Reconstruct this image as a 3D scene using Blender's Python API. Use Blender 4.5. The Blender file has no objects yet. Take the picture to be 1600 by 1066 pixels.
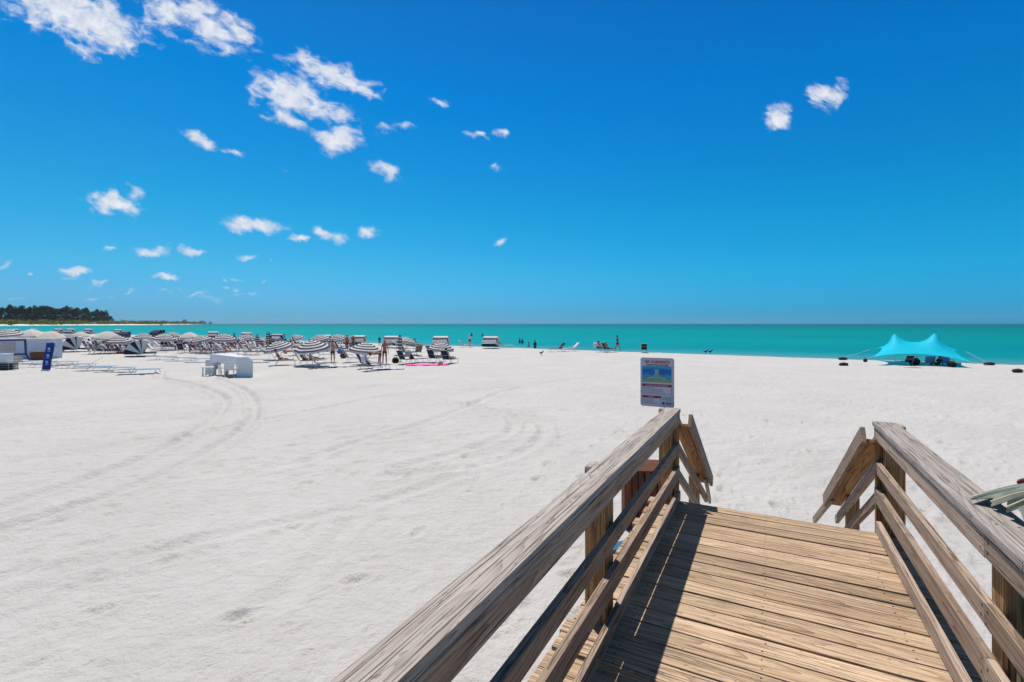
import bpy, bmesh, math, random
import numpy as np
from mathutils import Vector, Matrix
random.seed(7); np.random.seed(7)
R = math.radians
S = bpy.context.scene
COL = S.collection
F = 760.0; HZ = 506.0; H = 3.0; DZ = 1.25         # focal (px of the 1600 photo), horizon row, eye height, deck height
SEA_Z = -0.35
# ------------------------------------------------------------------ helpers
def ground(x, yb, z=0.0):
    Y = F*(H-z)/(yb-HZ); return Vector(((x-800)/F*Y, Y, z))
def at(x, y, Y):
    return Vector(((x-800)/F*Y, Y, H-(y-HZ)/F*Y))
AZ = math.atan(400/F); SA, CA = math.sin(AZ), math.cos(AZ)
def bw(u, v, z=0.0):                                # boardwalk frame: u along, v right, z above the deck
    return Vector((u*SA+v*CA, u*CA-v*SA, DZ+z))
def tag(o, label=None, cat=None, group=None, kind=None):
    if label: o['label'] = label
    if cat: o['category'] = cat
    if group: o['group'] = group
    if kind: o['kind'] = kind
    return o
def empty(name, loc=(0,0,0), rz=0, sc=1):
    o = bpy.data.objects.new(name, None); COL.objects.link(o)
    o.location = loc; o.rotation_euler = (0,0,rz); o.scale = (sc,sc,sc); o.empty_display_size = .2
    return o
def link(name, me, parent=None, mats=()):
    for m in mats: me.materials.append(m)
    o = bpy.data.objects.new(name, me); COL.objects.link(o)
    if parent is not None: o.parent = parent
    return o
def children(o): return [c for c in bpy.data.objects if c.parent == o]
CH = {}
def copy_tree(o, parent=None):
    c = o.copy(); COL.objects.link(c); c.parent = parent
    key = o.name
    if key not in CH: CH[key] = [k for k in COL.objects if k.parent == o]
    for ch in CH[key]: copy_tree(ch, c)
    return c
class MB:
    """collects shapes, builds ONE mesh"""
    def __init__(s): s.v=[]; s.f=[]; s.g=[]; s.mi=[]; s.t=[]
    def add(s, vs, fs, gs=None, mi=0, tone=0.5):
        n=len(s.v); s.v += [tuple(a) for a in vs]; s.f += [tuple(i+n for i in f) for f in fs]
        s.g += [tuple(a) for a in (gs or vs)]; s.mi += [mi]*len(fs); s.t += [tone]*len(vs)
    def board(s, p0, p1, w, t, side, mi=0, tone=None, off=(0,0)):
        """a sawn board from p0 to p1; w along 'side', t along the third axis"""
        p0=Vector(p0); p1=Vector(p1); ax=(p1-p0); L=ax.length; ax.normalize()
        sd=Vector(side); sd=(sd-ax*sd.dot(ax)).normalized(); th=ax.cross(sd)
        vs=[];gs=[]; o=(random.uniform(0,60),random.uniform(0,9),random.uniform(0,9))
        for l in (0,1):
            for a,b in ((-.5,-.5),(.5,-.5),(.5,.5),(-.5,.5)):
                vs.append(p0+ax*L*l+sd*(w*a+off[0])+th*(t*b+off[1])); gs.append((l*L+o[0],w*a+o[1],t*b+o[2]))
        s.add(vs,[(3,2,1,0),(4,5,6,7),(0,1,5,4),(1,2,6,5),(2,3,7,6),(3,0,4,7)],gs,mi,random.random() if tone is None else tone)
    def box(s, c, d, mi=0, rz=0, rx=0):
        M=Matrix.Rotation(rz,3,'Z')@Matrix.Rotation(rx,3,'X'); c=Vector(c); vs=[]
        for k in (-.5,.5):
            for a,b in ((-.5,-.5),(.5,-.5),(.5,.5),(-.5,.5)): vs.append(c+M@Vector((a*d[0],b*d[1],k*d[2])))
        s.add(vs,[(3,2,1,0),(4,5,6,7),(0,1,5,4),(1,2,6,5),(2,3,7,6),(3,0,4,7)],None,mi)
    def tube(s, pts, r, n=8, mi=0, cap=True):
        pts=[Vector(p) for p in pts]; rs=r if hasattr(r,'__len__') else [r]*len(pts); vs=[];fs=[]
        for i,p in enumerate(pts):
            d=(pts[min(i+1,len(pts)-1)]-pts[max(i-1,0)]).normalized()
            a=d.orthogonal().normalized(); b=d.cross(a)
            if i and (a.dot(pa)<.3):
                a=(pa-d*pa.dot(d)).normalized(); b=d.cross(a)
            pa=a
            for k in range(n):
                t=2*math.pi*k/n; vs.append(p+(a*math.cos(t)+b*math.sin(t))*rs[i])
        for i in range(len(pts)-1):
            for k in range(n): fs.append((i*n+k,i*n+(k+1)%n,(i+1)*n+(k+1)%n,(i+1)*n+k))
        if cap: fs.append(tuple(range(n-1,-1,-1))); fs.append(tuple(range((len(pts)-1)*n,len(pts)*n)))
        s.add(vs,fs,None,mi)
    def blob(s, c, r, mi=0, n=10, m=6, jit=0):
        vs=[];fs=[]; c=Vector(c)
        for i in range(m+1):
            ph=math.pi*i/m
            for k in range(n):
                t=2*math.pi*k/n; j=1+random.uniform(-jit,jit)
                vs.append(c+Vector((r[0]*math.sin(ph)*math.cos(t)*j,r[1]*math.sin(ph)*math.sin(t)*j,r[2]*math.cos(ph)*j)))
        for i in range(m):
            for k in range(n): fs.append((i*n+k,(i+1)*n+k,(i+1)*n+(k+1)%n,i*n+(k+1)%n))
        s.add(vs,fs,None,mi)
    def mesh(s, name, mats, smooth=False):
        me=bpy.data.meshes.new(name); me.from_pydata(s.v,[],s.f)
        for m in mats: me.materials.append(m)
        me.polygons.foreach_set('material_index',s.mi)
        a=me.attributes.new('grain','FLOAT_VECTOR','POINT'); a.data.foreach_set('vector',np.array(s.g,dtype=float).ravel())
        a=me.attributes.new('tone','FLOAT','POINT'); a.data.foreach_set('value',s.t)
        if smooth: me.polygons.foreach_set('use_smooth',[True]*len(me.polygons))
        me.update(); return me
    def build(s, name, mats, parent=None, smooth=False, bevel=0):
        if not isinstance(mats,(list,tuple)): mats=[mats]
        me=s.mesh(name,mats,smooth); o=bpy.data.objects.new(name,me); COL.objects.link(o)
        if parent is not None: o.parent=parent
        if bevel:
            b=o.modifiers.new('bevel','BEVEL'); b.width=bevel; b.segments=2; b.limit_method='ANGLE'; b.angle_limit=R(50)
        return o
# ------------------------------------------------------------------ materials
def newmat(name):
    m=bpy.data.materials.new(name); m.use_nodes=True; nt=m.node_tree; nt.nodes.clear()
    out=nt.nodes.new('ShaderNodeOutputMaterial'); p=nt.nodes.new('ShaderNodeBsdfPrincipled')
    nt.links.new(p.outputs[0],out.inputs[0]); return m,nt,p
class NT:
    def __init__(s,nt): s.nt=nt
    def n(s,t,**k):
        nd=s.nt.nodes.new(t)
        for a,b in k.items(): setattr(nd,a,b)
        return nd
    def l(s,a,b): s.nt.links.new(a,b)
    def set(s,sock,v):
        if isinstance(v,bpy.types.NodeSocket): s.l(v,sock)
        else: sock.default_value=v
    def math(s,op,a,b=0,c=None,clamp=False):
        nd=s.n('ShaderNodeMath',operation=op,use_clamp=clamp); s.set(nd.inputs[0],a); s.set(nd.inputs[1],b)
        if c is not None: s.set(nd.inputs[2],c)
        return nd.outputs[0]
    def vm(s,op,a,b=(0,0,0),o=0):
        nd=s.n('ShaderNodeVectorMath',operation=op); s.set(nd.inputs[0],a); s.set(nd.inputs[1],b); return nd.outputs[o]
    def mapr(s,v,a,b,c=0,d=1,smooth=False):
        nd=s.n('ShaderNodeMapRange'); s.set(nd.inputs[0],v)
        if smooth: nd.interpolation_type='SMOOTHSTEP'
        for i,x in zip((1,2,3,4),(a,b,c,d)): nd.inputs[i].default_value=x
        return nd.outputs[0]
    def noise(s,vec,scale,detail=4,rough=.55,dist=0):
        nd=s.n('ShaderNodeTexNoise'); s.set(nd.inputs['Vector'],vec); nd.inputs['Scale'].default_value=scale
        nd.inputs['Detail'].default_value=detail; nd.inputs['Roughness'].default_value=rough; nd.inputs['Distortion'].default_value=dist
        return nd.outputs[0]
    def mix(s,f,a,b,mode='MIX'):
        nd=s.n('ShaderNodeMix',data_type='RGBA',blend_type=mode); s.set(nd.inputs[0],f)
        for i,x in ((6,a),(7,b)):
            if isinstance(x,tuple) and len(x)==3: x=(*x,1)
            s.set(nd.inputs[i],x)
        return nd.outputs[2]
    def ramp(s,f,stops):
        nd=s.n('ShaderNodeValToRGB'); s.set(nd.inputs[0],f); e=nd.color_ramp.elements
        while len(e)<len(stops): e.new(.5)
        for i,(p,c) in enumerate(stops): e[i].position=p; e[i].color=(*c,1)
        return nd.outputs[0]
    def bump(s,h,strength,dist,p):
        nd=s.n('ShaderNodeBump'); s.set(nd.inputs['Height'],h); nd.inputs['Strength'].default_value=strength; nd.inputs['Distance'].default_value=dist
        s.l(nd.outputs[0],p.inputs['Normal'])
def plain(name,c,rough=.7,spec=.4,var=.12,scale=9,trans=0,metal=0):
    m,nt,p=newmat(name); t=NT(nt); co=t.n('ShaderNodeTexCoord').outputs['Object']
    f=t.noise(co,scale,3); k=t.mapr(f,.3,.7,1-var,1+var)
    nd=t.n('ShaderNodeVectorMath',operation='SCALE'); nd.inputs[0].default_value=c; t.l(k,nd.inputs['Scale'])
    t.l(nd.outputs[0],p.inputs['Base Color']); p.inputs['Roughness'].default_value=rough
    p.inputs['Specular IOR Level'].default_value=spec; p.inputs['Metallic'].default_value=metal
    if trans:
        tr=t.n('ShaderNodeBsdfTranslucent'); t.l(nd.outputs[0],tr.inputs[0]); mx=t.n('ShaderNodeMixShader'); mx.inputs[0].default_value=trans
        t.l(p.outputs[0],mx.inputs[1]); t.l(tr.outputs[0],mx.inputs[2]); out=[n for n in nt.nodes if n.type=='OUTPUT_MATERIAL'][0]; t.l(mx.outputs[0],out.inputs[0])
    return m
def wood(name,dark,mid,light,grey,greyamt=.5,scale=1.0,contrast=1.0):
    m,nt,p=newmat(name); t=NT(nt)
    g=t.n('ShaderNodeAttribute',attribute_name='grain').outputs['Vector']; tone=t.n('ShaderNodeAttribute',attribute_name='tone').outputs['Fac']
    # slow wander of the grain and growth rings cut lengthwise
    wnd=t.noise(t.vm('MULTIPLY',g,(1.1,5,5)),1.0,2)
    rings=t.noise(t.vm('MULTIPLY',g,(.55*scale,8*scale,8*scale)),1.0,1.5,.4,.3)
    saw=t.math('FRACT',t.math('MULTIPLY',rings,15))
    ringl=t.math('POWER',saw,3.2)
    fib=t.noise(t.vm('MULTIPLY',g,(3.5,330,330)),1.0,4,.7)
    fib2=t.noise(t.vm('MULTIPLY',g,(1.0,60,60)),1.0,3,.6)
    # knots
    vo=t.n('ShaderNodeTexVoronoi'); t.l(t.vm('MULTIPLY',g,(1.5,11,11)),vo.inputs['Vector']); vo.inputs['Scale'].default_value=1
    knot=t.mapr(vo.outputs['Distance'],.05,.115,1,0,True)
    c=t.mix(t.mapr(fib2,.35,.65),mid,light)
    c=t.mix(t.math('MULTIPLY',ringl,.78*contrast,clamp=True),c,dark)
    c=t.mix(t.math('MULTIPLY',t.mapr(fib,.42,.66),.62*contrast),c,dark)
    patch=t.noise(t.vm('MULTIPLY',g,(1.1,20,20)),1.0,4,.6)
    ga=t.math('ADD',t.math('MULTIPLY',t.mapr(patch,.35,.65),.7),t.math('MULTIPLY',tone,.5))
    gf=t.mix(t.math('MULTIPLY',ringl,.35),grey,tuple(x*.55 for x in grey))
    c=t.mix(t.math('MULTIPLY',ga,greyamt,clamp=True),c,gf)
    crack=t.mapr(t.noise(t.vm('MULTIPLY',g,(1.8,150,150)),1.0,4,.62),.57,.62,0,1)
    c=t.mix(t.math('MULTIPLY',crack,.8),c,tuple(x*.28 for x in dark))
    spk=t.mapr(t.noise(t.vm('MULTIPLY',g,(22,60,60)),1.0,2,.5),.66,.72); c=t.mix(t.math('MULTIPLY',spk,.5),c,tuple(x*.5 for x in dark))
    c=t.mix(t.math('MULTIPLY',knot,.75),c,tuple(x*.5 for x in dark))
    k=t.mapr(tone,0,1,.70,1.18)
    nd=t.n('ShaderNodeVectorMath',operation='SCALE'); t.l(c,nd.inputs[0]); t.l(k,nd.inputs['Scale'])
    t.l(nd.outputs[0],p.inputs['Base Color']); p.inputs['Roughness'].default_value=.78; p.inputs['Specular IOR Level'].default_value=.3
    h=t.math('SUBTRACT',t.math('ADD',t.math('MULTIPLY',fib,.5),t.math('MULTIPLY',ringl,-.35)),t.math('MULTIPLY',crack,1.3))
    t.bump(h,.7,.0035,p)
    return m
W_RAIL=wood('weathered rail timber',(.11,.06,.032),(.38,.26,.165),(.52,.39,.27),(.42,.355,.305),.5,1.0,1.1)
W_CAP=wood('silvered cap timber',(.12,.085,.07),(.34,.275,.23),(.50,.435,.38),(.45,.42,.39),.7,1.0,1.0)
W_DECK=wood('sun bleached deck timber',(.185,.095,.045),(.53,.345,.195),(.70,.52,.335),(.50,.42,.33),.42,1.0,1.0)
W_POST=wood('bounce warmed post timber',(.14,.06,.018),(.46,.24,.085),(.58,.33,.13),(.40,.29,.19),.22,1.0,1.25)  # golden timber, its orange strengthened to stand in for bounced light
W_RED=wood('red stained timber',(.06,.018,.01),(.20,.06,.028),(.26,.09,.04),(.16,.08,.05),.3)
W_GREEN=wood('algae tinted timber',(.10,.09,.04),(.26,.27,.15),(.33,.34,.2),(.33,.31,.24),.5)
M_BOLT=plain('rusty bolt steel',(.05,.035,.028),.7,.4)
M_NAVY=plain('navy canvas',(.012,.018,.05),.75,.3,.2)
M_WHITE=plain('white canvas',(.82,.81,.79),.8,.2,.05,trans=.42)
M_CREAM=plain('cream canvas',(.76,.73,.66),.8,.2,.07,trans=.42)
M_PALE=plain('faded lilac canvas',(.76,.72,.71),.8,.2,.08,trans=.42)
M_WPLAST=plain('white plastic',(.70,.71,.72),.35,.5,.04)
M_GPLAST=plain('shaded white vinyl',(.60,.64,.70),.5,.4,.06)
M_BEIGE=plain('beige plastic',(.5,.40,.26),.6,.4,.08)
M_FRAME=plain('pale powder coated tube',(.55,.56,.57),.35,.5,.05,metal=.3)
M_SLING=plain('navy mesh sling',(.015,.028,.055),.8,.3,.25,60)
M_TAUPE=plain('taupe mesh sling',(.22,.18,.14),.85,.2,.2,60)
M_BLACK=plain('black fabric',(.012,.012,.014),.8,.3,.2)
M_BLUE=plain('royal blue banner cloth',(.006,.035,.24),.6,.3,.12)
M_LBLUE=plain('faded blue grey sling',(.20,.33,.42),.8,.2,.15)
M_TOWEL=[plain('lilac white towel',(.60,.57,.66),.95,.1,.12),plain('pink towel',(.85,.10,.38),.95,.1,.1),
         plain('sky blue towel',(.15,.38,.68),.95,.1,.1),plain('magenta towel',(.55,.05,.30),.95,.1,.15),
         plain('white towel',(.72,.72,.73),.95,.1,.06),plain('blue grey towel',(.16,.22,.42),.95,.1,.2)]
M_SKIN=[plain('fair skin',(.55,.30,.20),.55,.4,.06),plain('tanned skin',(.36,.16,.09),.55,.4,.08),
        plain('sunburnt skin',(.48,.17,.11),.55,.4,.08),plain('brown skin',(.17,.07,.04),.5,.4,.08)]
M_HAIR={'dark':plain('dark hair',(.018,.012,.01),.6,.4),'blond':plain('blond hair',(.42,.27,.11),.6,.4),'grey':plain('grey hair',(.35,.33,.31),.6,.3),
        'straw':plain('straw hat weave',(.5,.38,.2),.9,.2),'white':plain('white cap cloth',(.75,.75,.75),.9,.2)}
M_CLOTH={'black':M_BLACK,'navy':plain('navy swimwear',(.015,.015,.06),.7,.3),'red':plain('red swimwear',(.45,.03,.03),.7,.3),
         'white':plain('white shirt cloth',(.72,.72,.75),.9,.2),'blue':plain('blue shirt cloth',(.06,.16,.5),.8,.2),'teal':plain('teal swimwear',(.02,.25,.3),.7,.3)}
M_TEAL=plain('turquoise stretch fabric',(.0,.60,.80),.6,.25,.05,1.5,trans=.3)
M_BAG=plain('dark sandbag cloth',(.035,.03,.028),.9,.2,.2)
M_WICKER=plain('brown wicker',(.13,.05,.025),.7,.3,.35,60)
M_STEEL=plain('galvanised steel',(.38,.38,.39),.4,.5,.08,metal=.8)
M_ALU=plain('sign aluminium',(.46,.46,.55),.5,.4,.04)
M_RINK=plain('dark red ink',(.28,.012,.03),.5,.4,.05)
M_RTXT=plain('orange red ink',(.5,.07,.02),.5,.4,.05)
M_BTXT=plain('dark blue ink',(.012,.03,.14),.5,.4,.05)
M_INK=plain('grey blue ink',(.10,.12,.24),.5,.4,.05)
M_CREAMI=plain('cream ink',(.7,.68,.45),.5,.4,.05)
M_SAIL=plain('white ink',(.5,.5,.57),.5,.4,.03)
M_GRNI=plain('olive green ink',(.19,.32,.12),.5,.4,.05)
M_SEAI=[plain('deep blue ink',(.005,.12,.42),.5,.4,.1,20),plain('cyan ink',(.02,.28,.5),.5,.4,.1,20),plain('pale cyan ink',(.1,.42,.55),.5,.4,.1,20)]
# ------------------------------------------------------------------ camera, sky and sun
cam=bpy.data.cameras.new('camera'); co=bpy.data.objects.new('camera',cam); COL.objects.link(co)
co.location=(0,0,H); co.rotation_euler=(R(90),0,0); cam.sensor_width=36; cam.lens=F/1600*36
cam.shift_y=-(533-HZ)/1600; cam.clip_end=150000; cam.clip_start=.05; S.camera=co
TV,TU=.30,.27
sd=Vector((-TV*CA+TU*SA, TV*SA+TU*CA, 1.0)).normalized()
elev=math.asin(sd.z); azs=math.atan2(sd.x,sd.y)
sl=bpy.data.lights.new('sun','SUN'); sl.energy=4.2; sl.angle=R(.53); sl.color=(1,.937,.855)
so=bpy.data.objects.new('sun',sl); COL.objects.link(so); so.rotation_euler=(-sd).to_track_quat('-Z','Y').to_euler(); so.location=(0,0,40)
w=bpy.data.worlds.new('World'); S.world=w; w.use_nodes=True; wt=w.node_tree; wt.nodes.clear(); t=NT(wt)
wo=t.n('ShaderNodeOutputWorld'); bg=t.n('ShaderNodeBackground'); t.l(bg.outputs[0],wo.inputs[0])
sky=t.n('ShaderNodeTexSky',sky_type='NISHITA'); sky.sun_disc=False; sky.sun_elevation=elev; sky.sun_rotation=azs
sky.altitude=0; sky.air_density=1.0; sky.dust_density=.15; sky.ozone_density=3.5
hs=t.n('ShaderNodeHueSaturation'); hs.inputs['Saturation'].default_value=1.0; hs.inputs['Value'].default_value=1.0; t.l(sky.outputs[0],hs.inputs['Color'])
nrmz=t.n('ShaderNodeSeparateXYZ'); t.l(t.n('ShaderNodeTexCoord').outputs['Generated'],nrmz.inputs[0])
# the deep polarised blue of the visible sky, by height above the horizon, then by bearing
tint=t.ramp(nrmz.outputs[2],[(0,(.085,.46,1.05)),(.05,(.12,.58,1.05)),(.1,(.10,.70,1.02)),(.2,(.05,.77,1.04)),(.42,(.008,.71,1.22)),(.585,(.03,.58,1.1)),(.70,(.85,.62,.50)),(1,(.85,.62,.46))])  # top stops: unseen overhead sky warmed so the ambient light turns neutral
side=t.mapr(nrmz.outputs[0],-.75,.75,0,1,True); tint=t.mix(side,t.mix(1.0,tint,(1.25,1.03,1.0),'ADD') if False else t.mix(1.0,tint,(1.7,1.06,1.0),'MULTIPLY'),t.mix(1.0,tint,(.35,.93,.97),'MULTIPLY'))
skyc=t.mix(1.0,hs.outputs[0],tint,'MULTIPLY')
# clouds: soft puffs at fixed bearings and heights in the sky (direction = x/y, z/y)
CL=[(100,12,105,34,14,1),(150,38,75,32,18,1),(188,62,32,20,20,.95),(60,22,48,15,22,.8),(205,75,16,13,0,.8),(128,80,34,8,26,.6),
 (262,18,44,30,18,.75),(330,44,62,28,24,.8),(300,20,40,24,12,.7),(372,52,28,14,28,.7),(455,145,58,27,17,1),(520,118,70,17,22,.95),(482,98,28,10,40,.8),(562,140,30,10,24,.85),(445,187,32,11,17,.85),(528,218,38,18,8,1),(500,172,46,17,22,.85),
 (396,147,22,9,45,.4),(308,216,29,11,26,.95),(363,236,18,5,17,.5),(178,640,1,1,0,0),(605,267,24,11,28,.8),(628,197,21,6,-8,.5),(600,203,10,4,0,.35),(690,160,12,4,0,.45),(748,216,15,4,8,.55),(781,206,9,6,30,.5),(773,261,13,5,12,.6),(782,379,12,4,0,.7),
 (1217,181,20,17,15,.95),(1294,148,30,20,-20,.95),(177,319,41,15,8,.9),(210,303,24,12,14,.55),(395,352,46,12,3,.95),(238,392,29,8,6,.8),(300,393,23,7,4,.7),(513,366,24,8,8,.75),(465,373,18,4,0,.6),(577,363,18,8,4,.85),(386,401,15,4,0,.55),(425,402,5,3,0,.5),(167,387,10,4,0,.5),
 (13,417,16,6,0,.5),(116,422,30,6,2,.75),(104,432,12,4,0,.4),(152,443,15,3,3,.45),(53,433,9,3,0,.4),(259,429,21,6,4,.8),(198,455,8,2.5,0,.35),(282,455,9,3,0,.35),(257,461,10,2.5,0,.3),(310,462,15,3,0,.4),(352,442,9,3,0,.35),(372,438,7,3,12,.3),(350,455,8,3,0,.35),(370,455,9,3,0,.4),(392,456,8,3.5,0,.4),(376,463,9,2,0,.3),(410,436,8,3,0,.25),(148,466,32,3,0,.3),(20,463,20,3,0,.25),(330,468,30,3,0,.18),(440,264,6,5,0,.25)]
dirv=t.n('ShaderNodeTexCoord').outputs['Generated']
sp=t.n('ShaderNodeSeparateXYZ'); t.l(dirv,sp.inputs[0])
yy=t.math('MAXIMUM',sp.outputs[1],.02)
qx=t.math('DIVIDE',sp.outputs[0],yy); qz=t.math('DIVIDE',sp.outputs[2],yy)
cb=t.n('ShaderNodeCombineXYZ'); t.l(qx,cb.inputs[0]); t.l(qz,cb.inputs[1]); cb.inputs[2].default_value=0
q=cb.outputs[0]
n1=t.n('ShaderNodeTexNoise'); t.l(q,n1.inputs['Vector']); n1.inputs['Scale'].default_value=22; n1.inputs['Detail'].default_value=3
wv=t.vm('MULTIPLY',t.vm('SUBTRACT',n1.outputs['Color'],(.5,.5,.5)),(.06,.05,0))
qh=t.vm('ADD',q,wv)
qa=t.vm('ADD',t.vm('MULTIPLY',qh,(1,1,0)),(0,0,1))
fld=None
for (cx,cy,rx,ry,rot,dn) in CL:
    if dn==0: continue
    X0=(cx-800)/F; Z0=(HZ-cy)/F; a=-R(rot); rx*=1.22; ry*=1.38
    ax=(math.cos(a)*F/rx, math.sin(a)*F/rx); ay=(-math.sin(a)*F/ry, math.cos(a)*F/ry)
    d1=t.vm('DOT_PRODUCT',qa,(ax[0],ax[1],-(ax[0]*X0+ax[1]*Z0)),1)
    d2=t.vm('DOT_PRODUCT',qa,(ay[0],ay[1],-(ay[0]*X0+ay[1]*Z0)),1)
    d=t.math('SQRT',t.math('ADD',t.math('MULTIPLY',d1,d1),t.math('MULTIPLY',d2,d2)))
    k=t.math('MULTIPLY_ADD',d,-dn,dn)
    fld=k if fld is None else t.math('SMOOTH_MAX',fld,k,.12)
c25,s25=math.cos(R(24)),math.sin(R(24)); cq=t.n('ShaderNodeCombineXYZ'); t.l(t.vm('DOT_PRODUCT',q,(c25,-s25,0),1),cq.inputs[0]); t.l(t.vm('DOT_PRODUCT',q,(s25*1.9,c25*1.9,0),1),cq.inputs[1])
nf=t.noise(cq.outputs[0],24,7,.55,.5); nf2=t.noise(cq.outputs[0],75,6,.6)
den=t.math('ADD',fld,t.math('MULTIPLY',t.math('SUBTRACT',nf,.46),t.mapr(qz,.02,.45,.75,2.0))); den=t.math('ADD',den,t.math('MULTIPLY',t.math('SUBTRACT',nf2,.5),t.mapr(qz,.02,.45,.15,.42)))
gate=t.mapr(fld,-.35,.15,0,1,True)
alpha=t.math('MULTIPLY',t.mapr(den,.02,.85,0,1,True),gate)
shade=t.mapr(t.noise(q,40,5,.6),.35,.7,0,1)
cc=t.mix(shade,(6.2,6.7,7.7),(8.9,9.0,9.4))
alpha=t.math('MULTIPLY',alpha,.93)
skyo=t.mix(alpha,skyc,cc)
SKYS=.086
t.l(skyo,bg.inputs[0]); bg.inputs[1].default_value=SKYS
S.view_settings.view_transform='Standard'; S.view_settings.look='None'; S.view_settings.exposure=.26; S.view_settings.gamma=1
S.cycles.max_bounces=8
# ------------------------------------------------------------------ the ground: white sand
def shore_s(x,y): return (64-.68*x-y)*.827          # metres inland of the waterline
def vnoise(x,y,seed=0):
    xi=np.floor(x).astype(np.int64); yi=np.floor(y).astype(np.int64); fx=x-xi; fy=y-yi
    fx=fx*fx*(3-2*fx); fy=fy*fy*(3-2*fy)
    def h(a,b):
        n=(a*374761393+b*668265263+seed*1442695041)&0x7fffffff; n=((n^(n>>13))*1274126177)&0x7fffffff
        return ((n^(n>>16))&0xffff)/65535.0
    return (h(xi,yi)*(1-fx)+h(xi+1,yi)*fx)*(1-fy)+(h(xi,yi+1)*(1-fx)+h(xi+1,yi+1)*fx)*fy-.5
TRK=[]   # wheel tracks: polylines in photo pixels on the sand
for pts,off,amp in (([(-60,815),(60,775),(170,738),(260,700),(330,660),(352,632),(340,615),(300,600),(255,592),(255,580)],0,.03),
    ([(-60,850),(90,800),(200,765),(300,720),(380,672),(398,640),(385,612),(350,596),(330,590)],0,.03),
    ([(480,720),(560,690),(640,668),(720,640),(790,610),(850,600)],0,.02),
    ([(620,730),(720,705),(790,680),(800,655),(770,640),(700,628)],0,.018),
    ([(600,745),(760,725),(840,690),(845,660),(800,640)],0,.018),
    ([(200,690),(330,675),(500,640),(650,612),(800,604),(900,590)],0,.016),
    ([(-20,660),(200,640),(420,628),(600,600)],0,.014),
    ([(200,880),(350,835),(470,812),(600,782),(720,742)],0,.02),
    ([(330,1050),(400,965),(470,905),(520,850),(560,800)],0,.022),
    ([(-20,905),(150,880),(300,845)],0,.014),
    ([(1050,590),(1150,610),(1300,650),(1450,690)],0,.014),([(980,600),(1060,625),(1200,660),(1350,710)],0,.014),
    ([(1100,575),(1300,590),(1500,600),(1650,620)],0,.014),
    ([(880,640),(960,660),(1000,690),(980,720)],0,.016)):
    P=[ground(a,b) for a,b in pts]; sm=[]
    for i in range(len(P)-1):
        p0=P[max(i-1,0)];p1=P[i];p2=P[i+1];p3=P[min(i+2,len(P)-1)]
        for k in range(6):
            u=k/6; sm.append(.5*((2*p1)+(p2-p0)*u+(2*p0-5*p1+4*p2-p3)*u*u+(3*p1-p0-3*p2+p3)*u**3))
    sm.append(P[-1]); TRK.append((sm,amp))
def sand_height(x,y):
    s=shore_s(x,y); z=np.zeros_like(x)
    r=np.hypot(x,y); fd=np.clip(1-(r-40)/60,0,1)
    z+=(.07*vnoise(x/6,y/6,1)+.03*vnoise(x/2.1,y/2.1,2))*np.clip(s/8,0,1)
    A=1.6; wx=x+1.2*vnoise(x/3.3,y/3.3,21); wy=y+1.2*vnoise(x/3.3,y/3.3,22)
    a=math.atan2(1.05,1.83); c_,s_=math.cos(a),math.sin(a); U=wx*c_+wy*s_; V=-wx*s_+wy*c_
    mod=np.clip(.5+1.6*vnoise(x/2.5,y/2.5,9),.1,1.4)
    z+=A*fd*mod*(.030*vnoise(U/1.1,V/.30,3)+.016*vnoise(U/.45,V/.13,4)+.006*vnoise(U/.15,V/.07,5))
    z+=A*.7*fd*(.014*vnoise(x/.35,y/.35,6)*mod+.006*vnoise(x/.12,y/.12,7))
    # footprints: scattered soft hollows, the deeper ones in trails
    for k,(cell,rad,amp,prob) in enumerate(((.55,.12,.040,.34),(.33,.06,.02,.42),(1.5,.22,.025,.2))):
        ix=np.floor(x/cell).astype(np.int64); iy=np.floor(y/cell).astype(np.int64)
        for dx in (-1,0,1):
            for dy in (-1,0,1):
                a1=ix+dx; b1=iy+dy
                def hh(sd_):
                    n=(a1*73856093+b1*19349663+sd_*83492791)&0x7fffffff; n=((n^(n>>13))*1274126177)&0x7fffffff
                    return ((n^(n>>16))&0xffff)/65535.0
                px=(a1+hh(1+k))*cell; py=(b1+hh(11+k))*cell; th=hh(21+k)*1.2+.2; on=(hh(31+k)<prob)
                dx_=x-px; dy_=y-py; lu=dx_*np.cos(th)+dy_*np.sin(th); lv=-dx_*np.sin(th)+dy_*np.cos(th)
                d2=(lu/(rad*1.5))**2+(lv/(rad*.75))**2
                z+=1.7*fd*on*amp*hh(41+k)*(-np.exp(-d2*1.6)+.42*np.exp(-(np.sqrt(d2)-1.35)**2*7))
    for sm,amp in TRK:
        P=np.array([[p.x,p.y] for p in sm]); lo=P.min(0)-1.2; hi=P.max(0)+1.2
        idx=np.where((x>lo[0])&(x<hi[0])&(y>lo[1])&(y<hi[1]))[0]
        if not len(idx): continue
        X=x[idx];Yv=y[idx]; best=np.full(len(idx),9.0)
        for i in range(len(P)-1):
            d=P[i+1]-P[i]; L=d@d+1e-9; u=np.clip(((X-P[i,0])*d[0]+(Yv-P[i,1])*d[1])/L,0,1)
            best=np.minimum(best,np.hypot(X-P[i,0]-u*d[0],Yv-P[i,1]-u*d[1]))
        wd=.12+.05*(vnoise(X/.5,Yv/.5,31)+.5); n=.6+.9*(vnoise(X/.8,Yv/.8,12)+.5)
        z[idx]+=np.clip((np.hypot(X,Yv)-2)/14,.35,1)*2.6*n*amp*(-np.exp(-(best/wd)**2*1.3)+.75*np.exp(-((best-wd*1.9)/(wd*.7))**2))
    slope=np.where(s<3,-(3-s)*.16,0); slope=np.maximum(slope,-2.5)
    z=z*np.clip(s/3,0,1)+slope
    return z
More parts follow.
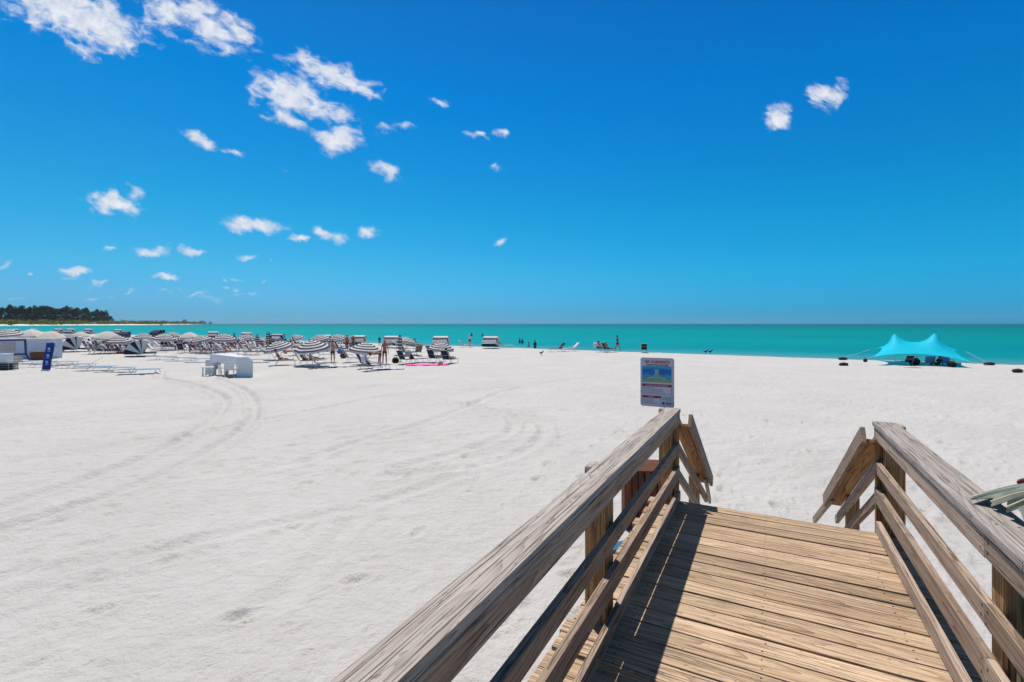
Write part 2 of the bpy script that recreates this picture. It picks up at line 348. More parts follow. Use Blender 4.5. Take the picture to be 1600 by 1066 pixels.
def sand():
    NR,NA=760,860
    r=np.exp(np.linspace(math.log(1.6),math.log(560),NR)); th=np.linspace(R(-62),R(60),NA)
    rr,tt=np.meshgrid(r,th,indexing='ij'); x=(rr*np.sin(tt)).ravel(); y=(rr*np.cos(tt)).ravel()-1.0
    z=sand_height(x,y)
    v=np.stack([x,y,z],1)
    i=np.arange(NR-1)[:,None]*NA+np.arange(NA-1)[None,:]
    f=np.stack([i,i+1,i+NA+1,i+NA],-1).reshape(-1,4)
    # coarse surround behind and below
    n0=len(v); bx=[(-700,-40),(-700,-300),(80,-300),(300,-60),(70,-1.0),(4,-.2),(1.5,-.6),(-1.5,-.6),(-4,-.2)]
    bx=[(-300,-200),(200,-200),(110,62*0-11),(1.55,-.35),(-1.5,-.35),(-300,140)]
    v=np.vstack([v,np.array([[a,b,-.04] for a,b in bx])])
    me=bpy.data.meshes.new('sand'); nv=len(v); me.vertices.add(nv); me.vertices.foreach_set('co',v.ravel())
    polys=f[:, ::-1]; nf=len(polys); me.loops.add(nf*4+6); me.polygons.add(nf+1)
    loops=np.concatenate([polys.ravel(),np.arange(n0,n0+6)]); me.loops.foreach_set('vertex_index',loops)
    me.polygons.foreach_set('loop_start',np.concatenate([np.arange(nf)*4,[nf*4]]))
    me.polygons.foreach_set('use_smooth',np.ones(nf+1,dtype=bool)); me.update(calc_edges=True); me.validate()
    m,nt,p=newmat('white quartz sand'); t=NT(nt); P=t.n('ShaderNodeNewGeometry').outputs['Position']
    a=t.noise(P,.35,4); b=t.noise(P,3.0,5); c=t.noise(P,45,3)
    col=t.mix(t.mapr(a,.35,.65),(.475,.462,.448),(.52,.508,.495)); col=t.mix(t.mapr(b,.35,.7,0,.5),col,(.44,.425,.405))
    vo=t.n('ShaderNodeTexVoronoi'); t.l(P,vo.inputs['Vector']); vo.inputs['Scale'].default_value=1.6
    col=t.mix(t.mapr(vo.outputs['Distance'],.012,.022,.8,0),col,(.12,.09,.06))
    spx=t.n('ShaderNodeSeparateXYZ'); t.l(P,spx.inputs[0]); wet=t.mapr(spx.outputs[2],-.36,-.22,1,0,True)
    col=t.mix(wet,col,(.36,.33,.28)); t.l(col,p.inputs['Base Color']); p.inputs['Roughness'].default_value=.9; p.inputs['Specular IOR Level'].default_value=.15
    mpg=t.vm('MULTIPLY',P,(1,1,1)); h=t.math('ADD',t.math('MULTIPLY',t.noise(mpg,7,6,.65),1.0),t.math('MULTIPLY',c,.12))
    t.bump(h,.9,.07,p)
    o=link('sand',me,None,[m]); tag(o,kind='structure')
sand()
# ------------------------------------------------------------------ the sea
def sea():
    mb=MB(); e=90000
    mb.add([(-e,20,SEA_Z),(e,-e*.2,SEA_Z),(e,e,SEA_Z),(-e,e,SEA_Z)],[(0,1,2,3)])
    m,nt,p=newmat('gulf water'); t=NT(nt); P=t.n('ShaderNodeNewGeometry').outputs['Position']
    sx=t.n('ShaderNodeSeparateXYZ'); t.l(P,sx.inputs[0])
    s=t.math('MULTIPLY',t.math('SUBTRACT',t.math('ADD',t.math('MULTIPLY',sx.outputs[0],.68),sx.outputs[1]),64),.827)
    nz=t.noise(t.vm('MULTIPLY',P,(.012,.03,0)),1,4,.55)
    s2=t.math('ADD',s,t.math('MULTIPLY',t.math('SUBTRACT',nz,.5),t.math('MULTIPLY',s,.7)))
    lg=t.math('DIVIDE',t.math('LOGARITHM',t.math('MAXIMUM',s2,1),10),4.5)    # 1 m..30 km
    c=t.ramp(lg,[(0,(.26,.39,.38)),(.16,(.08,.31,.32)),(.26,(.003,.285,.30)),(.40,(.001,.275,.255)),(.50,(.001,.25,.215)),(.58,(.001,.18,.165)),(.68,(.001,.10,.125)),(.80,(.001,.055,.10)),(1,(.001,.045,.09))])
    rip=t.noise(t.vm('MULTIPLY',P,(.03,.12,0)),1,6,.7); c=t.mix(t.mapr(rip,.5,.62,0,.32),c,(.001,.15,.17)); c=t.mix(t.mapr(rip,.42,.30,0,.22),c,(.02,.36,.36)); band=t.noise(t.vm('MULTIPLY',P,(.004,.022,0)),1,4,.6); c=t.mix(t.mapr(band,.42,.62,0,.5),c,(.001,.19,.20)); east=t.mapr(t.math('DIVIDE',sx.outputs[0],t.math('ADD',sx.outputs[1],1)),-.2,1.1,0,.55); c=t.mix(east,c,t.mix(1.0,c,(.8,.62,.6),'MULTIPLY'))
    # thin foam lines close in
    fo=t.noise(t.vm('MULTIPLY',P,(.15,.5,0)),1,4,.6); near=t.mapr(s,0,4,1,0)
    c=t.mix(t.math('MULTIPLY',t.mapr(fo,.52,.6),near),c,(.6,.66,.66))
    t.l(c,p.inputs['Base Color']); p.inputs['Roughness'].default_value=.32; p.inputs['Specular IOR Level'].default_value=.05; p.inputs['IOR'].default_value=1.33
    h=t.math('ADD',t.noise(t.vm('MULTIPLY',P,(.5,1.2,0)),1,5,.6),t.math('MULTIPLY',t.noise(t.vm('MULTIPLY',P,(.05,.14,0)),1,3),2)); t.bump(h,.6,.25,p)
    o=mb.build('sea',m); tag(o,kind='structure')
sea()
# ------------------------------------------------------------------ boardwalk
def nail(mb,p,n,r=.006,mi=1):
    p=Vector(p); n=Vector(n).normalized(); mb.tube([p-n*.004,p+n*.0015],r,8,mi)
UP=Vector((0,0,1)); UD=bw(1,0)-bw(0,0); VD=bw(0,1)-bw(0,0)
def deck():
    root=tag(empty('boardwalk_deck',bw(1,0,-.05)),'sun bleached wooden boardwalk deck running between the two railings to the stairs','boardwalk')
    root.rotation_euler=(0,0,0); inv=root.location.copy()
    def fix(o): o.location=-inv; return o
    mb=MB(); u=5.03; k=0
    while u>-1.6:
        w_=.1385+random.uniform(-.002,.002); dz=random.uniform(-.0025,.0025)-.019; sk=random.uniform(-.006,.006)
        vl=-1.03+random.uniform(-.03,.012); vr=1.03+random.uniform(-.01,.03)
        mb.board(bw(u-w_/2+sk,vl,dz),bw(u-w_/2-sk,vr,dz+random.uniform(-.002,.002)),w_,.038,UD)
        for vv in (-.72,-.02,.68):
            for d in (.03,.108): nail(mb,bw(u-d,vv+random.uniform(-.012,.012),dz+.019),UP,.0058)
        u-=w_+random.choice((.009,.011,.012,.015,.022))*1.0; k+=1
    fix(mb.build('deck_planks',[W_DECK,M_BOLT],root,bevel=.004))
    for v in (-.92,-.3,.3,.92):
        mb=MB(); mb.board(bw(5.0,v,-.17),bw(-1.6,v,-.17),.24,.04,UP); fix(mb.build('joist',W_POST,root))
    mb=MB(); mb.board(bw(5.045,-1.0,-.17),bw(5.045,1.0,-.17),.25,.038,UP); fix(mb.build('end_joist',W_POST,root))
deck()
def railing(side):
    L=side<0
    root=tag(empty('wooden_railing',bw(2.8,side*.9,-1.2)),
        'weathered grey wooden railing on the left of the boardwalk, ending beside the rip current sign' if L else
        'weathered brown wooden railing right of the boardwalk, a palm leaf over its cap','railing','railings along the boardwalk')
    inv=root.location.copy()
    def fin(mb,n,m,b=.005): o=mb.build(n,m if isinstance(m,list) else [m,M_BOLT],root,bevel=b); o.location=-inv; return o
    vi=-.770 if L else .805; th=.038
    far=5.02 if L else 5.14; near=-1.4
    pu=[5.01 if L else 5.07, 2.81 if L else 2.73, .62 if L else .55]
    vc=vi+side*th/2
    # cap, laid flat
    ci,cv=(-.762,-.905) if L else (.792,.958)
    ct=.915
    js=[far,near] if L else [far,2.35,near]
    for a,b in zip(js[:-1],js[1:]):
        mb=MB(); a2=a if a==far else a-.003
        mb.board(bw(a2,(ci+cv)/2,ct-.019),bw(b,(ci+cv)/2,ct-.019),abs(cv-ci),.038,VD,tone=.6 if L else .45)
        for q in pu:
            if b<q<=a+.1:
                for dv in (-.035,.035): nail(mb,bw(min(q,a-.05),(ci+cv)/2+dv,ct),UP,.0065)
        fin(mb,'cap_rail',W_CAP,.009)
    # fascia and two rails, kick board; spliced at the posts
    for nm,z0,z1 in (('top_rail',.772,.873),('middle_rail',.487,.580),('lower_rail',.235,.353),('kick_board',.014,.102)):
        ends=[far-.01,pu[1],near]
        if nm=='kick_board' and not L: ends=[far-.12,near]
        if nm in('top_rail','middle_rail') and L: ends=[far-.01,near]
        if nm=='kick_board': ends[0]=5.02
        for i,(a,b) in enumerate(zip(ends[:-1],ends[1:])):
            mb=MB(); dv=(-side*.008 if nm=='kick_board' else side*random.uniform(-.002,.001))+ (0 if i==0 else -side*.003)
            dz=random.uniform(-.003,.003)
            mb.board(bw(a-(.0015 if i else 0),vc+dv,(z0+z1)/2+dz),bw(b+.0015,vc+dv,(z0+z1)/2+dz+(.003 if i else -.003)),z1-z0,th,UP)
            for q in pu:
                for e in ((-.035,.035) if nm!='kick_board' else (0,)):
                    for s2 in ((-.025,.025) if z1-z0>.08 else (0,)):
                        uu=q+e
                        if b+.01<uu<a-.01: nail(mb,bw(uu+random.uniform(-.008,.008),vi+dv,(z0+z1)/2+s2+random.uniform(-.006,.006)),VD*-side,random.choice((.006,.0085)))
            fin(mb,nm,W_RAIL)
    pv=(vi+side*(th+.001)); 
    for q in pu:
        mb=MB(); thin=(not L and q==pu[1]); hw=.02 if thin else .07; c=pv+side*hw
        if q==pu[0]: z1=.907
        else: z1=.922
        o12=0 if thin else side*.012
        mb.board(bw(q,c+o12,-1.3),bw(q,c+o12,z1-.028),.138,.04 if thin else .138,UD,tone=.5)
        # post is shouldered under the cap; the outer cheek stands proud of it
        fin(mb,'post',W_POST,.012)
    for q in (pu[:2] if L else pu[:1]):
        mb=MB(); o_=cv+side*.003; e_=pv+side*(.14+.014)
        mb.board(bw(q,(o_+e_)/2,.8),bw(q,(o_+e_)/2,ct-.004),abs(e_-o_),.136,VD,tone=.8)
        fin(mb,'post_top',W_CAP,.014)
    # trim board closing the far end
    mb=MB(); e_=far-.028; mb.board(bw(e_,vi+side*(.004+.021),-.2),bw(e_,vi+side*(.004+.021),.86),.042,.05,VD,tone=.1); fin(mb,'end_board',W_POST)
railing(-1); railing(1)
def stairs():
    root=tag(empty('beach_stairs',bw(6,0,-1.25)),'wooden stairs dropping from the end of the boardwalk to the sand','stairs'); inv=root.location.copy()
    for k in range(6):
        mb=MB(); u=5.12+.335*k; z=-.18*(k+1)
        for d in (.07,.22): mb.board(bw(u+d,-.74,z-.019),bw(u+d,.74,z-.019),.14,.038,UD)
        mb.build('tread',[W_DECK],root,bevel=.004).location=-inv
    for v in (-.76,.76):
        mb=MB(); mb.board(bw(5.05,v,-.2),bw(7.2,v,-1.36),.28,.04,UP); mb.build('stringer',[W_RAIL],root,bevel=.004).location=-inv
stairs()
def stair_rail(side):
    L=side<0
    root=tag(empty('stair_railing',bw(6,side*.75,-1.2)),'sloping wooden stair handrail beyond the rip current sign, left of the stairs' if L else
      'sloping wooden stair handrail with two lower rails, right of the stairs','railing','stair railings'); inv=root.location.copy()
    def fin(mb,n,m): mb.build(n,[m,M_BOLT],root,bevel=.006).location=-inv
    vs,ve=(-.665,-.655) if L else (.706,.60)
    zs,ze=(.856,-.302) if L else (.869,-.358)
    uo,ue=(5.1,7.06) if L else (5.1,7.1)
    sl=Vector((0,0,1))
    mb=MB(); mb.board(bw(uo,vs-side*-.019,zs-.07),bw(ue,ve+side*.019,ze-.07),.14,.038,sl,tone=.35); fin(mb,'handrail',W_RAIL)
    mb=MB(); a=side*.11; mb.board(bw(uo,vs+a,zs-.121),bw(ue-.1,ve+a,ze-.121+.06),.138,.038,VD,tone=.3); fin(mb,'sloping_cap',W_POST)
    mb=MB(); a=side*.165; mb.board(bw(uo+.03,vs+a,zs-.045),bw(ue-.55,ve+a,ze-.045+.325),.12,.030,sl); fin(mb,'outer_board',W_RAIL)
    mb=MB(); mb.board(bw(ue-.35,ve+side*.06,ze+.08),bw(ue+1.0,ve-.08+side*.06,ze-.68),.085,.038,sl,tone=.5); fin(mb,'lower_handrail',W_RAIL)
    z0=.60 if not L else .58
    for nm,zz in (('middle_rail',.60),('lower_rail',.33)):
        mb=MB(); v0=side*(.828); v1=side*(.74)
        mb.board(bw(5.09,v0,zz-.045),bw(7.08,v1,zz-.045-1.19),.09,.036,sl); fin(mb,nm,W_RAIL)
    for u,v in ((6.55,.80),):
        mb=MB(); mb.board(bw(u,side*(v+.03),-1.5),bw(u,side*(v+.03),zs-.16-(u-5.1)*.6),.12,.12,UD); fin(mb,'post',W_POST)
stair_rail(-1); stair_rail(1)
# slatted screen outside the right railing
def screen():
    root=tag(empty('slatted_screen',bw(2,1.2,-1.2)),'green tinged upright slats of a wooden screen just outside the right railing','screen'); inv=root.location.copy()
    for k in range(12):
        u=2.915-k*.085; mb=MB(); mb.board(bw(u,.985,-1.25),bw(u,.985,.83),.045,.03,UD,tone=.3+.4*(k%2)); mb.build('slat',[W_GREEN],root,bevel=.004).location=-inv
    for z in (.5,-.6):
        mb=MB(); mb.board(bw(2.93,1.017,z),bw(1.9,1.017,z),.09,.03,UP); mb.build('slat_rail',[W_GREEN],root).location=-inv
screen()
# palm leaf over the right cap
def palm():
    m,nt,p=newmat('grey green palm blade'); t=NT(nt); g=t.n('ShaderNodeTexCoord').outputs['Object']
    c=t.ramp(t.noise(g,14,5,.6),[(.3,(.06,.085,.065)),(.55,(.12,.15,.115)),(.8,(.24,.26,.21))]); t.l(c,p.inputs['Base Color']); p.inputs['Roughness'].default_value=.55
    dry=plain('dry leaf edge',(.62,.56,.40),.8,.2); rust=plain('rust red leaf tip',(.17,.03,.03),.7,.3)
    B=at(1780,765,2.05)
    root=tag(empty('palmetto_leaf',B),'grey green pleated palm leaf reaching over the cap of the right railing','palm leaf')
    tips=[at(1588,757,2.44),at(1535,775,2.32),at(1516,779,2.26),at(1552,784,2.2),at(1548,786,2.18),at(1574,789,2.1),at(1572,795,2.08),at(1592,800,2.0),at(1600,808,1.93)]
    mb=MB(); vs=[];n=10
    for j,tp in enumerate(tips):
        for i in range(n+1):
            q=i/n; pnt=B.lerp(tp,q); pnt=pnt+Vector((0,0,.05*math.sin(q*math.pi)+(.012 if j%2 else -.012)*(.4+q)*(1 if j not in (2,) else .2))); vs.append(pnt-B)
    fs=[(j*(n+1)+i,j*(n+1)+i+1,(j+1)*(n+1)+i+1,(j+1)*(n+1)+i) for j in range(len(tips)-1) for i in range(n)]
    mb.add(vs,fs); o=mb.build('blade',m,root); sm=o.modifiers.new('s','SOLIDIFY'); sm.thickness=.003
    for j in range(2,len(tips)-1):
        mb=MB(); a=tips[j]-B; mb.tube([a*.62+Vector((0,0,.052)),a*.85+Vector((0,0,.03)),a+Vector((0,0,.006))],[.0015,.0025,.0035],6); mb.build('leaf_edge',dry,root)
    mb=MB(); a=tips[0]-B; mb.blob(a+Vector((.05,0,.012)),(.05,.012,.02)); mb.build('leaf_tip',rust,root,True)
    mb=MB(); mb.tube([Vector((0,0,0)),Vector((.25,-.1,-.25)),Vector((.45,-.2,-1.2)),Vector((.5,-.2,-2.42))],[.012,.014,.02,.05]); mb.build('stem',m,root,True)
palm()
# slatted bin on the sand behind the left railing, blue mat
def binbox():
    c=Vector((2.0,7.3,0)); root=tag(empty('slatted_bin',c,R(-8)),'red brown slatted wooden bin on the sand behind the left railing','bin')
    for sy in (-.28,.28):
        mb=MB()
        for k in range(7): mb.board(Vector((-.27+k*.09,sy,.06)),Vector((-.27+k*.09,sy,.86)),.075,.02,(1,0,0))
        mb.build('slat_panel',[W_RED],root)
    for sx in (-.32,.32):
        mb=MB()
        for k in range(6): mb.board(Vector((sx,-.24+k*.09,.06)),Vector((sx,-.24+k*.09,.86)),.075,.02,(0,1,0))
        mb.build('slat_panel',[W_RED],root)
    mb=MB(); mb.box((0,0,.43),(.56,.5,.76)); mb.build('liner',M_BLACK,root)
    mb=MB()
    for k in range(6): mb.board(Vector((-.34,-.26+k*.104,.872)),Vector((.34,-.26+k*.104,.872)),.095,.02,(0,1,0),tone=.2)
    mb.build('lid',[W_RED],root)
    for sx in (-.3,.3):
        for sy in (-.26,.26):
            mb=MB(); mb.tube([(sx,sy,-.02),(sx,sy,.06)],.025,8); mb.build('foot',M_STEEL,root)
    mb=MB(); p=ground(966,857); mb.box((0,0,.02),(.32,.2,.04)); o=mb.build('body_board',plain('deep teal foam',(.01,.12,.22),.6,.3),None,bevel=.015); o.location=p+Vector((.02,0,.01)); o.rotation_euler=(0,0,.4)
    tag(o,'small blue foam board lying on the sand under the left railing','foam board')
binbox()
# ------------------------------------------------------------------ warning sign
def text(body,size,mat,parent,loc,align='CENTER',bold=0,sx=1.0):
    cu=bpy.data.curves.new('txt','FONT'); cu.body=body; cu.size=size; cu.align_x=align; cu.align_y='CENTER'; cu.offset=bold; cu.extrude=.0003
    o=bpy.data.objects.new('tmp',cu); COL.objects.link(o); dg=bpy.context.evaluated_depsgraph_get(); dg.update()
    me=bpy.data.meshes.new_from_object(o.evaluated_get(dg)); COL.objects.unlink(o); bpy.data.objects.remove(o)
    me.transform(Matrix.Diagonal((sx,1,1,1))); me.materials.clear(); me.materials.append(mat)
    r=bpy.data.objects.new('lettering',me); COL.objects.link(r); r.parent=parent; r.location=(loc[0],-loc[2],loc[1]); r.rotation_euler=(R(90),0,0)
    return r
def flat(name,x0,x1,z0,z1,lay,mat,parent,rad=0,seg=5):
    pts=[]
    if rad:
        for cx,cz,a in ((x1-rad,z1-rad,0),(x0+rad,z1-rad,90),(x0+rad,z0+rad,180),(x1-rad,z0+rad,270)):
            for k in range(seg+1): b=R(a+90*k/seg); pts.append((cx+rad*math.cos(b),cz+rad*math.sin(b)))
    else: pts=[(x1,z1),(x0,z1),(x0,z0),(x1,z0)]
    mb=MB(); n=len(pts); mb.add([(a,-lay,b) for a,b in pts]+[(a,-lay+.001,b) for a,b in pts],[tuple(range(n))]+[tuple(range(2*n-1,n-1,-1))]+[(i,n+i,n+(i+1)%n,(i+1)%n) for i in range(n)])
    return mb.build(name,mat,parent)
def sign():
    c=bw(5.17,-1.018,0); root=empty('rip_current_sign',(c.x,c.y,H-.862),-AZ); tag(root,'rip currents warning sign with a blue sea diagram at the end of the left railing','sign')
    W,Hh=.342,.508
    def X(p): return (p-407)/665*W              # zoomed picture columns 75..740
    def Z(p): return (1000-p)/960*Hh
    pl=flat('sign_plate',-W/2,W/2,0,Hh,.004,M_ALU,root,.024); s=pl.modifiers.new('s','SOLIDIFY'); s.thickness=.003; s.offset=-1
    flat('sign_face',X(100),X(705),Z(965),Z(75),.006,M_SAIL,root,.01)
    flat('picture_panel',X(110),X(690),Z(520),Z(205),.008,M_SEAI[1],root)
    for a,b,mt in ((300,360,0),(250,290,1),(370,400,0),(420,450,2)): pass
    mb=MB()
    mb.add([(X(118),-.0095,Z(380)),(X(340),-.0095,Z(370)),(X(370),-.0095,Z(300)),(X(360),-.0095,Z(250)),(X(118),-.0095,Z(270))],[(0,1,2,3,4)])
    mb.add([(X(682),-.0095,Z(380)),(X(470),-.0095,Z(370)),(X(435),-.0095,Z(300)),(X(450),-.0095,Z(250)),(X(682),-.0095,Z(270))],[(4,3,2,1,0)])
    mb.build('picture_deep_water',M_SEAI[0],root)
    mb=MB()
    for i,(y,w_) in enumerate(((355,90),(368,80),(345,60))):
        for sg in (-1,1):
            mb=MB(); mb.board((X(400+sg*200)-w_*.0002,-.0103,Z(y)),(X(400+sg*200)+w_*.0003,-.0103,Z(y)),.002,.0006,(0,0,1)); mb.build('picture_wave',M_SEAI[2],root)
    mb=MB(); n=14; pts=[(X(118+(682-118)*i/n),Z(470-38*math.sin(math.pi*i/n))) for i in range(n+1)]
    mb.add([(a,-.0098,b) for a,b in pts]+[(X(682),-.0098,Z(515)),(X(118),-.0098,Z(515))],[tuple(range(n+2,-1,-1))]); mb.build('picture_shore',M_GRNI,root)
    mb=MB()
    for sg in (-1,1):
        P=[(X(400+sg*q),-.0112,Z(y)) for q,y in ((50,262),(24,300),(18,340),(34,385),(90,425),(190,450))]
        for a,b in zip(P[:-1],P[1:]): mb.board(a,b,.0035,.0006,(0,0,1))
    mb.board((X(400),-.0112,Z(270)),(X(400),-.0112,Z(425)),.003,.0006,(1,0,0))
    mb.board((X(345),-.0112,Z(425)),(X(460),-.0112,Z(425)),.004,.0006,(0,0,1)); mb.build('rip_arrow_diagram',M_CREAMI,root)
    flat('caught_panel_border',X(110),X(690),Z(752),Z(555),.0075,M_INK,root); flat('caught_panel',X(118),X(683),Z(745),Z(605),.009,M_SAIL,root)
    flat('caught_heading_bar',X(110),X(690),Z(603),Z(560),.009,M_RINK,root)
    flat('safety_panel_border',X(110),X(487),Z(945),Z(785),.0075,M_INK,root); flat('safety_panel',X(118),X(480),Z(938),Z(832),.009,M_SAIL,root)
    flat('safety_heading_bar',X(110),X(487),Z(830),Z(790),.009,M_RINK,root)
    text('RIP CURRENTS',.036,M_RTXT,root,(0,Z(125),.0085),bold=.0016,sx=1.06)
    text('Break the Grip of the Rip!',.0205,M_BTXT,root,(0,Z(180),.0085),bold=.0009,sx=1.02)
    text('IF CAUGHT IN A RIP CURRENT',.0165,M_SAIL,root,(0,Z(582),.0108),bold=.0004,sx=1.0)
    for i,s_ in enumerate(("\u2022 Don't fight the current","\u2022 Swim out of the current, then to shore","\u2022 If you can't escape, float or tread water","\u2022 If you need help, call or wave for assistance")):
        text(s_,.0125,M_INK,root,(X(128),Z(628+32*i),.0105),'LEFT',.0002,.98)
    text('SAFETY',.0165,M_SAIL,root,(X(290),Z(811),.0108),bold=.0004)
    for i,s_ in enumerate(('\u2022 Know how to swim','\u2022 Never swim alone','\u2022 If in doubt, don\u2019t go out')):
        text(s_,.0125,M_INK,root,(X(128),Z(855+30*i),.0105),'LEFT',.0002)
    for i in range(3): text('More information about rip',.0085,M_INK,root,(X(598),Z(800+24*i),.008),bold=.0001)
    for k,xx in enumerate((530,598,660)):
        if k==1:
            mb=MB(); mb.board((X(575),-.0082,Z(895)),(X(622),-.0082,Z(945)),.006,.0006,(1,0,0)); mb.board((X(622),-.0092,Z(895)),(X(575),-.0092,Z(945)),.006,.0006,(1,0,0)); mb.build('agency_mark',M_BTXT,root)
        else: 
            r=24; flat('agency_mark',X(xx-r),X(xx+r),Z(920+r*(1 if k==0 else .5)),Z(920-r*(1 if k==0 else .5)),.008,M_BTXT,root,.008 if k==0 else .004)
    mb=MB(); mb.box((.115,.012,.05),(.05,.012,.86)); mb.build('sign_post',M_STEEL,root)
    for z in (.06,.44):
        mb=MB(); mb.tube([(.115 if z<.3 else 0,-.004,z),(.115 if z<.3 else 0,-.0125,z)],.006,8); mb.build('bolt',M_STEEL,root)
sign()
# ------------------------------------------------------------------ beach furniture prototypes
def park(o):                                                    # a prototype is used by its first placement
    o['_proto']=1; return o
def place(proto,loc,rz=0,sc=1,label=None,group=None,rx=0,ry=0):
    if proto.get('_proto'):
        del proto['_proto']; o=proto; PROTO[o.name]=copy_src(o)
    else: o=copy_tree(proto)
    if hasattr(sc,'__len__'): o.scale=sc
    else: o.scale=(sc,sc,sc)
    o.location=loc; o.rotation_euler=(rx,ry,rz)
    if label: o['label']=label
    if group: o['group']=group
    return o
PROTO={}
def copy_src(o): return None
def lounger_proto(cat,flatb,sling,ang=62,frame=None,pad=.006):
    frame=frame or M_FRAME
    root=empty('beach_lounger'); tag(root,None,'lounger')
    sz=.34; w_=.30; yb=-.25; bl=.78
    a=R(0 if flatb else ang); by=yb-bl*math.cos(a); bz=sz+bl*math.sin(a)
    mb=MB()
    for s in (-1,1): mb.tube([(s*w_,yb,sz),(s*w_,1.15,sz)],.016,6)
    mb.tube([(-w_,1.15,sz),(w_,1.15,sz)],.016,6); mb.build('seat_frame',frame,root)
    mb=MB()
    for s in (-1,1): mb.tube([(s*w_,yb,sz+.01),(s*w_,by,bz)],.016,6)
    mb.tube([(-w_,by,bz),(w_,by,bz)],.016,6)
    m1=(yb+by)/2; mb.tube([(-w_,m1,(sz+bz)/2-.02),(w_,m1,(sz+bz)/2-.02)],.012,6)
    mb.build('back_frame',frame,root)
    def strip(p0,p1,sag):
        mb=MB(); n=8; vs=[]
        for i in range(n+1):
            q=i/n
            for s in (-1,0,1):
                vs.append((s*(w_-.01),p0[0]+(p1[0]-p0[0])*q,p0[1]+(p1[1]-p0[1])*q-sag*math.sin(math.pi*q)*(1 if s==0 else .3)))
        mb.add(vs,[(i*3+j,i*3+j+1,(i+1)*3+j+1,(i+1)*3+j) for i in range(n) for j in (0,1)]); return mb
    o=strip((yb+.02,sz+.012),(1.13,sz+.012),.03).build('seat_sling',sling,root,True); o.modifiers.new('s','SOLIDIFY').thickness=pad
    o=strip((yb,sz+.03),(by,bz-.01),.02).build('back_sling',sling,root,True); o.modifiers.new('s','SOLIDIFY').thickness=pad
    for s in (-1,1):
        for y0,y1 in ((.95,1.05),(-.1,-.3)):
            mb=MB(); mb.tube([(s*w_,y0,sz),(s*w_*1.03,y1,.0)],.015,6); mb.build('leg',frame,root)
    if not flatb:
        for s in (-1,1):
            mb=MB(); mb.tube([(s*w_*1.05,m1+.1,sz+.28),(s*w_*1.1,.12,sz+.22),(s*w_*1.05,.2,sz)],.014,6); mb.build('armrest',frame,root)
    return park(root)
LN=lounger_proto('l',False,M_SLING); LT=lounger_proto('l',False,M_TAUPE,56); LB=lounger_proto('l',False,M_BLACK,50,pad=.05); LW=lounger_proto('l',False,M_TOWEL[0],46,pad=.05)
LF=lounger_proto('l',True,M_LBLUE,pad=.03)
def towel(pos,rz,mat,label,L_=1.5,w_=.6,on=0,group=None):
    """towel thrown over a lounger back (on=1) or spread on the sand (on=0)"""
    mb=MB(); n=14; m_=5; vs=[]
    for i in range(n+1):
        q=i/n
        for j in range(m_+1):
            s=(j/m_-.5)*w_
            if on:
                if q<.3: y,z=-.66-.02,.55+.45*(q/.3)
                else:
                    k=(q-.3)/.7
                    if k<.5: kk=k/.5; y,z=-.66+.42*kk,1.03-.64*kk
                    else: kk=(k-.5)/.5; y,z=-.24+.55*kk,.385
            else: y=(q-.5)*L_; z=.02+.012*math.sin(q*19+j)
            vs.append((s+.01*math.sin(q*9),y,z+.008*math.sin(j*2.3+q*7)))
    W1=m_+1; mb.add(vs,[(i*W1+j,i*W1+j+1,(i+1)*W1+j+1,(i+1)*W1+j) for i in range(n) for j in range(m_)])
    o=mb.build('beach_towel',mat,None,True); o.modifiers.new('s','SOLIDIFY').thickness=.012
    o.location=pos; o.rotation_euler=(0,0,rz); tag(o,label,'towel',group); return o
def umb_mesh(stripes,dark,light,r0=1.22):
    n=8; rings=[(r0*k/10,0) for k in range(11)]; vs=[];fs=[];mi=[]
    sub=4
    for k in range(11):
        q=k/10
        for a in range(n*sub):
            t_=2*math.pi*a/(n*sub); ph=(a%sub)/sub; sc=1-.055*math.sin(math.pi*ph)*q   # straight-ish hem between ribs
            z=.60*(1-q**1.6)-.035*math.sin(math.pi*ph)*(1-q)*q*2; vs.append((math.cos(t_)*r0*q*sc,math.sin(t_)*r0*q*sc,z))
    mb=MB(); N=n*sub
    for k in range(10):
        ff=[(k*N+a,(k+1)*N+a,(k+1)*N+(a+1)%N,k*N+(a+1)%N) for a in range(N)]
        if k==0: mb.add(vs,ff,None,0)
        else:
            mb.f+=ff; mb.mi+=[(1 if (stripes and k%2==1) else 0)]*len(ff)
    # valance
    b=len(mb.v); top=[vs[10*N+a] for a in range(N)]; mb.add([(x*1.005,y*1.005,z) for x,y,z in top]+[(x*1.02,y*1.02,z-.13) for x,y,z in top],[(a,N+a,N+(a+1)%N,(a+1)%N) for a in range(N)],None,0)
    return mb
UM_MESH={}
